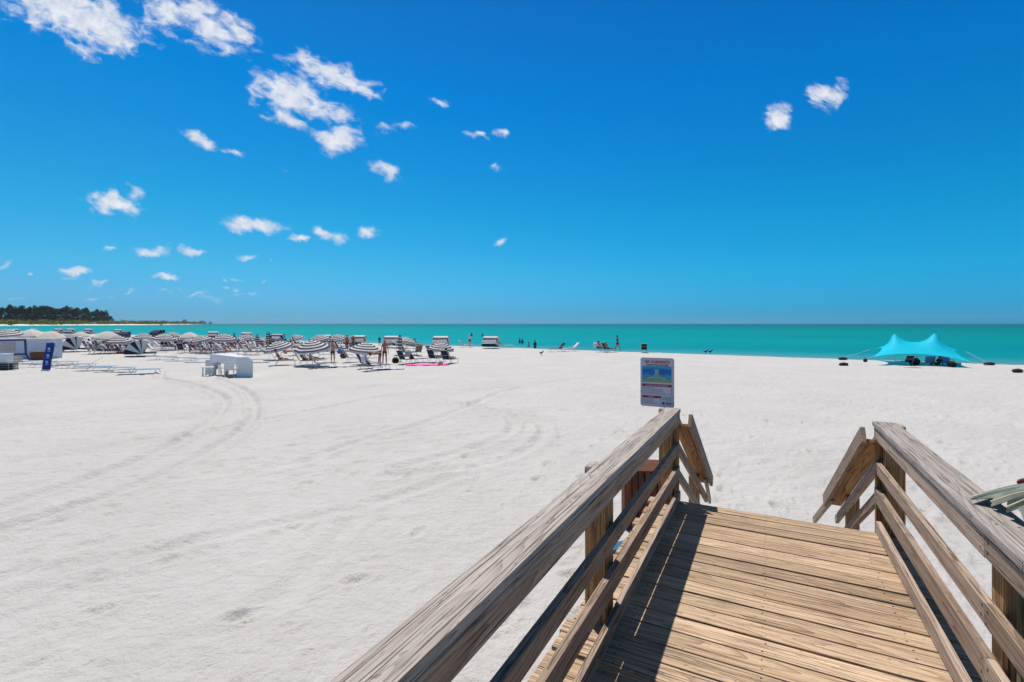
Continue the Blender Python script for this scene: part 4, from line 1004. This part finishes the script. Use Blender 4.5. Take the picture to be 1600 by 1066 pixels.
bird(846,556,'lone small bird left of the low black lounger, nearer the camera')
# ------------------------------------------------------------------ turquoise shade canopy
def canopy():
    c=ground(1432,570); root=tag(empty('shade_canopy',c),'turquoise stretch fabric shade canopy with two peaks held by ropes and sandbags','canopy')
    n,m=48,26
    cor=[at(1362,558,35.0),at(1518,566,32.6),at(1508,549,39.5),at(1360,546,40.5)]     # front left, front right, back right, back left
    pk=[at(1398,521.5,37.3),at(1460,520.5,36.3)]
    Pn=np.zeros((m+1,n+1,3)); fixed=np.zeros((m+1,n+1),bool)
    C=[np.array(q) for q in cor]
    for j in range(m+1):
        for i in range(n+1):
            u,v=i/n,j/m; Pn[j,i]=(C[0]*(1-u)+C[1]*u)*(1-v)+(C[3]*(1-u)+C[2]*u)*v
    for (j,i),q in (((0,0),C[0]),((0,n),C[1]),((m,n),C[2]),((m,0),C[3])): Pn[j,i]=q; fixed[j,i]=True
    for i,q in ((int(n*.28),pk[0]),(int(n*.70),pk[1])):
        for dj,di,dr in [(0,0,0)]+[(dj,di,.10*math.hypot(dj,di)) for dj in (-2,-1,0,1,2) for di in (-2,-1,0,1,2) if 0<math.hypot(dj,di)<2.3]:
            Pn[m//2+dj,i+di]=np.array(q)+np.array([di*.10,dj*.10,-dr]); fixed[m//2+dj,i+di]=True
    for it in range(6000):
        A=Pn.copy()
        A[1:-1,1:-1]=(Pn[:-2,1:-1]+Pn[2:,1:-1]+Pn[1:-1,:-2]+Pn[1:-1,2:])/4
        A[0,1:-1]=(Pn[0,:-2]+Pn[0,2:])*.496+Pn[1,1:-1]*.008; A[-1,1:-1]=(Pn[-1,:-2]+Pn[-1,2:])*.49+Pn[-2,1:-1]*.02
        A[1:-1,0]=(Pn[:-2,0]+Pn[2:,0])*.46+Pn[1:-1,1]*.08; A[1:-1,-1]=(Pn[:-2,-1]+Pn[2:,-1])*.46+Pn[1:-1,-2]*.08
        Pn=np.where(fixed[...,None],Pn,A)
    mb=MB(); cc=np.array(c); vs=(Pn.reshape(-1,3)-cc).tolist(); W=n+1
    mb.add(vs,[(j*W+i,j*W+i+1,(j+1)*W+i+1,(j+1)*W+i) for j in range(m) for i in range(n)]); o=mb.build('canopy_fabric',M_TEAL,root,True)
    for q in pk:
        mb=MB(); g=Vector((q.x,q.y,0)); mb.tube([g-c,q-c-Vector((0,0,.02))],.022,8); mb.build('tent_pole',M_FRAME,root)
    bags=[]
    for q,(x,yb) in zip(cor,((1318,571.5),(1590,582),(1546,571),(1317,562.5))):
        b=lp(x,yb); mb=MB(); mb.tube([q-c,b-c+Vector((0,0,.12))],.006,5); mb.build('guy_rope',M_WPLAST,root); bags.append(b)
    for b,l in zip(bags,('dark sandbag anchoring the left front rope of the turquoise canopy','dark sandbag at the right edge of the beach holding the near rope','dark sandbag by the water right of the turquoise canopy','dark sandbag by the water left of the turquoise canopy')):
        r=empty('sandbag',b,random.uniform(-.3,.3)); tag(r,l,'sandbag','canopy sandbags'); mb=MB(); mb.blob((0,0,.10),(.38,.2,.13),0,14,8,.07); mb.build('bag_body',M_BAG,r,True); mb=MB(); mb.tube([(-.1,0,.2),(0,0,.28),(.1,0,.2)],.012,6); mb.build('tie_loop',M_WPLAST,r,True)
    place(LN,ground(1417,571),R(-8),(.9,.7,.72),'navy chair in the shade of the turquoise canopy, left','beach chairs under the canopy')
    person(ground(1466,571.5),R(200),'person sitting in the shade of the turquoise canopy',3,'dark','sit','black','black',.85)
    for x,l in ((1452,'blue sling chair left of the person under the turquoise canopy'),(1475,'blue sling chair right of the person under the turquoise canopy')):
        r=chairlet(M_TOWEL[5]); r.location=ground(x,571); r.scale=(1,.8,.70); r.rotation_euler=(0,0,R(-10)); tag(r,l,'chair','beach chairs under the canopy')
    bag(1429,571,M_BLACK,'dark green cooler bag beside the navy chair under the canopy',1.5); bag(1487,574,M_BLACK,'dark bag at the right end of the canopy shadow',1.2); bag(1352,566,M_BAG,'small grey bag on the sand left of the canopy',.8)
    mb=MB(); mb.box((0,0,.02),(.9,.5,.03)); o=mb.build('beach_mat',M_TOWEL[1],None,bevel=.01); o.location=ground(1427,575); tag(o,'small pink mat on the sand in front of the navy chair','mat')
def chairlet(mat):
    root=empty('low_beach_chair')
    mb=MB(); mb.box((0,.2,.26),(.6,.5,.03)); mb.build('seat',mat,root,bevel=.01)
    mb=MB(); mb.box((0,-.12,.60),(.6,.03,.72),rx=R(14)); mb.build('backrest',mat,root,bevel=.01)
    for s in (-1,1):
        mb=MB(); mb.tube([(s*.31,-.2,.95),(s*.31,.0,.26),(s*.31,.15,0)],.014,6); mb.build('side_frame',M_FRAME,root)
        mb=MB(); mb.tube([(s*.31,-.1,.5),(s*.31,.35,.45),(s*.31,.4,0)],.014,6); mb.build('armrest',M_FRAME,root)
    return root
canopy()
# ------------------------------------------------------------------ white serving cart with chairs
def cart():
    c=ground(369,590); root=tag(empty('serving_cart',c,R(0)),'big white box shaped serving cart with an open front and a slanted top','cart')
    # local: x right, y away; right end panel faces the camera, long body runs back left
    Hh=1.14; prof=[(0,0),(.92,0),(.92,.92),(.66,Hh),(0,Hh)]
    def slab(y0,y1,pr,nm,mt):
        mb=MB(); n=len(pr); mb.add([(x,y0,z) for x,z in pr]+[(x,y1,z) for x,z in pr],[tuple(range(n)),tuple(range(2*n-1,n-1,-1))]+[(i,n+i,n+(i+1)%n,(i+1)%n) for i in range(n)]); mb.build(nm,mt,root,bevel=.012)
    slab(0,.05,prof,'end_panel',M_WPLAST)
    mb=MB(); mb.add([(0,.052,Hh),(.66,.052,Hh),(-2.55,1.75,Hh+.08),(-1.7,2.5,Hh+.06)],[(0,1,3,2)]); mb.add([(.66,.052,Hh),(.92,.052,.92),(-1.4,2.6,.95),(-1.7,2.5,Hh+.06)],[(0,1,2,3)]); o=mb.build('top_panel',M_WPLAST,root); o.modifiers.new('s','SOLIDIFY').thickness=.03
    mb=MB(); mb.add([(0,.052,Hh-.03),(-2.55,1.75,Hh+.05),(-2.55,1.75,Hh-.44),(0,.052,Hh-.44)],[(0,1,2,3)]); o=mb.build('apron_panel',M_WPLAST,root); o.modifiers.new('s','SOLIDIFY').thickness=.03
    mb=MB(); mb.add([(.9,.06,0),(-1.4,2.6,0),(-1.4,2.6,.94),(.9,.06,.91)],[(0,1,2,3)]); o=mb.build('back_panel',M_WPLAST,root); o.modifiers.new('s','SOLIDIFY').thickness=.03
    mb=MB(); mb.box((-1.1,.9,.35),(.14,.14,.7)); mb.build('support_leg',M_BEIGE,root,bevel=.01)
    mb=MB(); mb.box((-2.3,1.8,.4),(.12,.12,.8)); mb.build('support_leg',M_BEIGE,root,bevel=.01)
    def chair(x,yb,rz,sc,lab):
        r=empty('plastic_chair',ground(x,yb),rz,sc); tag(r,lab,'chair','white plastic chairs at the cart')
        mb=MB(); mb.box((0,0,.42),(.46,.44,.03)); mb.build('seat',M_WPLAST,r,bevel=.012)
        mb=MB(); mb.box((0,-.24,.64),(.46,.03,.46),rx=R(8)); mb.build('backrest',M_WPLAST,r,bevel=.012)
        for sx in (-.2,.2):
            for sy in (-.2,.2):
                mb=MB(); mb.tube([(sx*1.15,sy*1.15,0),(sx,sy,.41)],[.022,.03],6); mb.build('leg',M_WPLAST,r)
            mb=MB(); mb.tube([(sx*1.15,-.22,.62),(sx*1.15,.2,.62),(sx*1.1,.2,.42)],.018,6); mb.build('armrest',M_WPLAST,r)
    chair(361,590,R(10),1.05,'white plastic chair with its back to the camera, nearest the cart corner'); chair(349,589,R(-35),.8,'small white plastic chair, middle one under the cart edge'); chair(336,586,R(70),.85,'white plastic chair partly hidden under the left end of the cart')
    r=empty('side_table',ground(327,587),R(10)); tag(r,'low white side table left of the serving cart','table')
    mb=MB(); mb.box((0,0,.48),(.62,.5,.05)); mb.build('table_top',M_WPLAST,r,bevel=.01)
    for sx in (-.26,.26):
        for sy in (-.2,.2): mb=MB(); mb.box((sx,sy,.23),(.06,.06,.46)); mb.build('leg',M_WPLAST,r)
    mb=MB(); mb.box((0,.3,.42),(.6,.04,.84)); r=mb.build('windbreak',M_WPLAST,None,bevel=.01); r.location=ground(324,585); tag(r,'upright white vinyl windbreak sheet behind the low side table','windbreak')
cart()
# ------------------------------------------------------------------ counter, booth frame, banner at the left edge
def booth():
    c=ground(30,561); root=tag(empty('white_counter',c,R(8)),'long white beach counter with flat front behind the blue booth frame','counter')
    mb=MB(); mb.box((-.1,.3,.85),(5.5,1.3,1.7)); mb.build('counter_body',M_GPLAST,root,bevel=.03)
    mb=MB(); mb.box((-.1,.3,1.73),(5.7,1.5,.06)); mb.build('counter_top',M_WHITE,root,bevel=.01)
    mb=MB(); mb.box((-.55,-.38,1.05),(1.0,.05,.75)); mb.build('ribbed_panel',M_CREAM,root)
    mb=MB()
    for k in range(6): mb.box((-1.95+.0*k,-.37,.85+.1*k),(.7,.04,.05))
    mb.build('shelf_goods',M_SLING,root)
    c=ground(22,565); r=tag(empty('booth_frame',c,R(-4)),'navy blue rectangular tube frame standing in front of the white counter','frame')
    z0,z1,x0,x1=.55,1.72,-2.6,1.02
    for a,b,nm in (((x0,0,z0),(x1,0,z0+.04),'lower_bar'),((x0,0,z1-.1),(x1-.08,0,z1),'upper_bar'),((x1,0,z0-.04),(x1-.08,0,z1+.04),'upright'),((x1,0,.6),(x1+.05,.3,0),'foot'),((x0,0,z1),(x0,0,0),'upright')):
        mb=MB(); mb.tube([a,b],.075,8); mb.build(nm,M_FRB,r)
    r=tag(empty('wicker_hamper',ground(61,563),R(-12)),'brown wicker hamper against the right end of the white counter','hamper')
    mb=MB(); mb.add([(-.42,-.3,0),(.42,-.3,0),(.42,.3,0),(-.42,.3,0),(-.5,-.36,.62),(.5,-.36,.68),(.5,.36,.68),(-.5,.36,.62)],[(3,2,1,0),(4,5,6,7),(0,1,5,4),(1,2,6,5),(2,3,7,6),(3,0,4,7)]); mb.build('basket',M_WICKER,r,bevel=.02)
    mb=MB(); mb.box((0,0,.68),(1.04,.76,.05),rx=0); mb.build('lid',M_WICKER,r)
    r=tag(empty('beige_crate',ground(23,566),R(3)),'beige crate on the sand below the booth frame','crate')
    mb=MB(); mb.box((0,0,.18),(.75,.5,.36)); mb.build('crate_body',M_BEIGE,r,bevel=.02)
    mb=MB(); mb.box((0,0,.38),(.8,.54,.05)); mb.build('crate_lid',M_BEIGE,r,bevel=.01)
    r=tag(empty('white_cooler',ground(8,568),R(3)),'white cooler box at the left edge beside the beige crate','cooler')
    mb=MB(); mb.box((0,0,.33),(.75,.5,.66)); mb.build('cooler_body',M_WPLAST,r,bevel=.03); mb=MB(); mb.box((0,0,.7),(.8,.55,.08)); mb.build('lid',M_WPLAST,r,bevel=.02)
    r=tag(empty('folded_chair_stack',ground(8,578),R(-5)),'stack of folded dark mesh chairs lying at the left edge of the photo','chair stack')
    for k in range(5):
        mb=MB(); mb.box((0,0,.07+k*.085),(1.25-.05*(k%2),.6,.05)); mb.build('folded_chair',M_TAUPE if k%2 else M_SLING,r,bevel=.012)
    for s in (-.58,.58):
        mb=MB(); mb.tube([(s,-.28,0),(s,-.28,.5),(s,.28,.5),(s,.28,0)],.016,6); mb.build('end_frame',M_FRAME,r)
    # banner
    p=ground(72,578.5); r=tag(empty('banner',p,R(3)),'royal blue leaning banner with three white round emblems','banner')
    hh=1.74; sh=.27
    mb=MB(); n=8; vs=[]
    for i in range(n+1):
        q=i/n
        for s in (-.265,.265): vs.append((s+sh*q,-.02*math.sin(q*6),.02+hh*q))
    mb.add(vs,[(2*i,2*i+1,2*i+3,2*i+2) for i in range(n)]); o=mb.build('banner_cloth',M_BLUE,r); o.modifiers.new('s','SOLIDIFY').thickness=.01
    for z in (.52,.95,1.38):
        x=sh*z/hh; mb=MB(); mb.tube([(x,-.034,z),(x,-.040,z)],.088,20); mb.build('round_emblem',M_LBLUEI,r)
        mb=MB(); mb.box((x-.01,-.037,z-.15),(.22,.006,.035)); mb.build('emblem_lettering',M_LBLUEI,r)
    mb=MB(); mb.tube([(.02,.03,-.1),(.31,.03,1.8)],.015,6); mb.tube([(.31,.03,1.78),(.5,.03,1.62),(.62,.03,1.5)],.012,6); mb.build('banner_pole',M_CLOTH['navy'],r)
    p=ground(136,571); r=tag(empty('thin_pole',p),'thin pale pole leaning over the flat loungers','pole'); mb=MB(); mb.tube([(0,0,-.02),(.65,.6,.55)],.012,6); mb.build('shaft',M_BEIGE,r)
M_FRB=plain('navy blue painted tube',(.015,.035,.16),.4,.4)
M_LBLUEI=plain('pale blue print',(.3,.45,.75),.6,.3,.05)
booth()
# ------------------------------------------------------------------ far headland with pines, spit and skyline
def headland():
    pts=[(-420,590),(-60,655),(0,715),(55,800),(95,900),(130,1000),(180,1080),(225,1180),(262,1350),(300,1900),(318,2800)]   # photo column, distance of the waterline
    front=[Vector(((x-800)/F*Y,Y,0)) for x,Y in pts]
    mb=MB(); prof=[(0,-.8),(4,-.2),(14,1.0),(26,1.8),(60,2.6),(260,3)]; vs=[]
    for i,p in enumerate(front):
        d=(front[min(i+1,len(front)-1)]-front[max(i-1,0)]).normalized(); nrm=Vector(p).normalized(); sc=1 if i<8 else .8
        for w_,z in prof: q=p+nrm*w_*sc; vs.append((q.x,q.y,z+random.uniform(-.1,.1)))
    k=len(prof); mb.add(vs,[(i*k+j,(i+1)*k+j,(i+1)*k+j+1,i*k+j+1) for i in range(len(front)-1) for j in range(k-1)])
    m=plain('far pale sand',(.62,.60,.56),.9,.1,.08,.05); o=mb.build('headland',m); tag(o,kind='structure')
    # scrub: nobody could count it
    def leafmat(nm,c1,c2,c3):
        m,nt,p=newmat(nm); t=NT(nt); P=t.n('ShaderNodeNewGeometry').outputs['Position']
        t.l(t.ramp(t.noise(P,.09,4,.6),[(.3,c1),(.5,c2),(.68,c3)]),p.inputs['Base Color']); p.inputs['Roughness'].default_value=.8; p.inputs['Specular IOR Level'].default_value=.15; return m
    LS=leafmat('dune scrub foliage',(.05,.085,.015),(.15,.20,.02),(.17,.10,.04))
    LPn=leafmat('pine foliage',(.008,.020,.009),(.022,.044,.018),(.06,.075,.038))
    def tufts(mb,c,r,n,s,mi=0):
        for _ in range(n):
            while True:
                d=Vector((random.uniform(-1,1),random.uniform(-1,1),random.uniform(-1,1)))
                if d.length<1: break
            p=Vector(c)+Vector((d.x*r[0],d.y*r[1],d.z*r[2])); a=Vector((random.gauss(0,1),random.gauss(0,1),random.gauss(0,.6))).normalized(); b=a.orthogonal().normalized(); b.rotate(Matrix.Rotation(random.uniform(0,6),3,a)); k=s*random.uniform(.6,1.4)
            mb.add([p-a*k,p+b*k*.5,p+a*k,p-b*k*.5],[(0,1,2,3)],None,mi)
    mb=MB()
    for i in range(len(front)-1):
        a,b=front[i],front[i+1]; d=(b-a); L=d.length; nrm=Vector(a).normalized()
        cnt=int(min(230,L/1.4)*(1 if i<8 else .5))
        for _ in range(cnt):
            q=random.random(); back=random.uniform(8 if i<4 else 24,95)*(1 if i<8 else 1.1); p=a+d*q+nrm*back; hgt=random.uniform(2.8,5.5)+max(0,back-24)*.09
            if i<2: hgt*=.85
            tufts(mb,(p.x,p.y,1.8+hgt*.5),(random.uniform(4,9),random.uniform(4,8),hgt*.55),26,random.uniform(.8,1.6))
    o=mb.build('dune_scrub',LS); tag(o,kind='stuff')
    # pines
    protos=[]
    for v in range(5):
        root=empty('pine_tree'); mb=MB(); hh=1.0
        mb.tube([(0,0,-1),(.3,.1,8),(.1*v,.2,15),(.2,.1,20)],[.45,.35,.22,.1],7); mb.build('trunk',W_POST,root)
        mb=MB()
        for b in range(22+v):
            z=random.uniform(3,21.5)**1.0; sp=(1-abs(z-12)/14)*5.6; a=random.uniform(0,6.28); c=(math.cos(a)*sp*random.uniform(.2,.9),math.sin(a)*sp*random.uniform(.2,.9),z)
            tufts(mb,c,(random.uniform(1.5,3),random.uniform(1.5,3),random.uniform(1.2,2.8)),150,.52)
        mb.build('crown',LPn,root); protos.append(root); root['_proto']=1
    xs=[]
    x=-26
    while x<170: xs.append(x); x+=random.uniform(4.3,7.5)
    for k,x in enumerate(xs):
        Y=np.interp(x,[-60,0,55,95,130,180],[655,715,800,900,1000,1080])+105+random.uniform(-15,30); yt=np.interp(x,[-30,5,20,90,120,150,168,175],[479,480,478,480,481,484,483,486])+random.uniform(-2,3.5)
        h=(HZ-yt)*Y/F+3-1.8; sc=h/22.5
        place(protos[k%5],Vector(((x-800)/F*Y,Y,1.8)),random.uniform(0,6),(sc*random.uniform(.9,1.3),sc*random.uniform(.9,1.3),sc),'tall dark pine in the dense grove on the headland','pines on the headland')
        o=bpy.context.scene.objects
    for root in protos: tag(root,None,'tree')
    for ob in list(COL.objects):
        if ob.name.startswith('pine_tree'): ob['category']='tree'
    # second denser low row to close the grove
    for k,x in enumerate(np.arange(-24,172,6.1)):
        Y=np.interp(x,[-60,0,55,95,130,180],[655,715,800,900,1000,1080])+88; h=np.interp(x,[-30,170],[22,24])*random.uniform(.6,.85); sc=h/22.5
        r=copy_tree(protos[(k*2+1)%5]); r.location=((x-800)/F*Y,Y,1.6); r.scale=(sc*1.7,sc*1.5,sc); r.rotation_euler=(0,0,random.uniform(0,6)); tag(r,'shorter dark pine filling the grove on the headland','tree','pines on the headland')
    # little white pavilion on the headland
    c=at(144,504.5,955); r=tag(empty('beach_shelter',(c.x,c.y,2)),'small white roofed shelter in the scrub in front of the pines','shelter')
    mb=MB(); mb.box((0,0,3.6),(12,5,.5)); mb.build('roof',M_WHITE,r)
    for sx in (-5,0,5): mb=MB(); mb.box((sx,0,1.6),(.5,.5,3.4)); mb.build('post',M_WHITE,r)
    # dark rocks on the spit
    for x,Y,l in ((119,980,'dark rock pile at the left end of the white spit'),(252,1300,'dark rock pile near the right end of the white spit')):
        mb=MB()
        for _ in range(9): mb.blob((random.uniform(-5,5),random.uniform(-2,2),random.uniform(.2,.8)),(2.2,1.5,1.0),0,7,5,.3)
        o=mb.build('rock_pile',M_BAG); o.location=((x-800)/F*Y,Y-4,-.3); tag(o,l,'rocks')
    # distant shore
    mb=MB(); LD=leafmat('far shore foliage',(.03,.06,.04),(.05,.08,.05),(.07,.09,.06))
    for x in np.arange(176,330,.55):
        Y=np.interp(x,[176,330],[3000,5600]); p=Vector(((x-800)/F*Y,Y,0)); hgt=np.interp(x,[176,240,300,330],[13,12,10,5])*random.uniform(.7,1.2); tufts(mb,(p.x,p.y,hgt*.45),(Y*.0007,15,hgt*.5),16,3.2)
    o=mb.build('distant_treeline',LD); tag(o,kind='stuff')
    mb=MB(); a=[Vector(((x-800)/F*np.interp(x,[170,331],[2900,5500]),np.interp(x,[170,331],[2900,5500]),0)) for x in np.arange(170,332,10)]
    vs=[];
    for p in a: vs+= [(p.x,p.y,-.8),(p.x,p.y+25,1.5),(p.x-60,p.y+200,2)]
    mb.add(vs,[(3*i+j,3*i+3+j,3*i+4+j,3*i+1+j) for i in range(len(a)-1) for j in (0,1)]); o=mb.build('distant_shore',m); tag(o,kind='structure')
    BM=plain('far building wall',(.34,.36,.38),.8,.2,.1,.05); GL=plain('far window glass',(.10,.13,.16),.3,.5,.1,.05)
    for x,w_,h,l in ((285,18,30,'slim far apartment tower left of the tallest one on the horizon'),(288.5,30,46,'tallest far apartment tower on the horizon'),(296,40,20,'long low far apartment block between the two towers'),(303,34,24,'low far apartment block right of the tallest tower'),(314.5,26,36,'far apartment tower, second tallest on the horizon'),(319,30,30,'broad far tower joined to the second tallest'),(329,22,24,'rightmost far tower at the end of the land')):
        Y=np.interp(x,[280,330],[5100,5700]); r=tag(empty('apartment_tower',((x-800)/F*Y,Y,0)),l,'building','towers on the far shore')
        mb=MB(); mb.box((0,0,h/2),(w_,20,h)); mb.build('wall',BM,r)
        mb=MB(); mb.box((0,0,h+1),(w_*.5,10,3)); mb.build('roof_plant',BM,r)
        for z in np.arange(4,h-1,4.0): mb=MB(); mb.box((0,-10.2,z),(w_*.86,.3,1.6)); mb.build('window_band',GL,r)
headland()
# ------------------------------------------------------------------ the air
def haze():
    mb=MB(); x0,x1,y0,y1,z0,z1=-6500,3200,-330,7000,-4,62
    mb.box(((x0+x1)/2,(y0+y1)/2,(z0+z1)/2),(x1-x0,y1-y0,z1-z0)); m=bpy.data.materials.new('sea air'); m.use_nodes=True; nt=m.node_tree; nt.nodes.clear()
    out=nt.nodes.new('ShaderNodeOutputMaterial'); v=nt.nodes.new('ShaderNodeVolumePrincipled'); v.inputs['Density'].default_value=HAZE_D; v.inputs['Color'].default_value=(.75,.88,1,1); v.inputs['Anisotropy'].default_value=.2
    nt.links.new(v.outputs[0],out.inputs['Volume']); o=mb.build('haze',m); tag(o,kind='stuff')
HAZE_D=4e-5
if HAZE_D: haze()
for o in list(COL.objects):
    if o.get('_proto'):
        for c in list(children(o)): bpy.data.objects.remove(c)
        bpy.data.objects.remove(o)
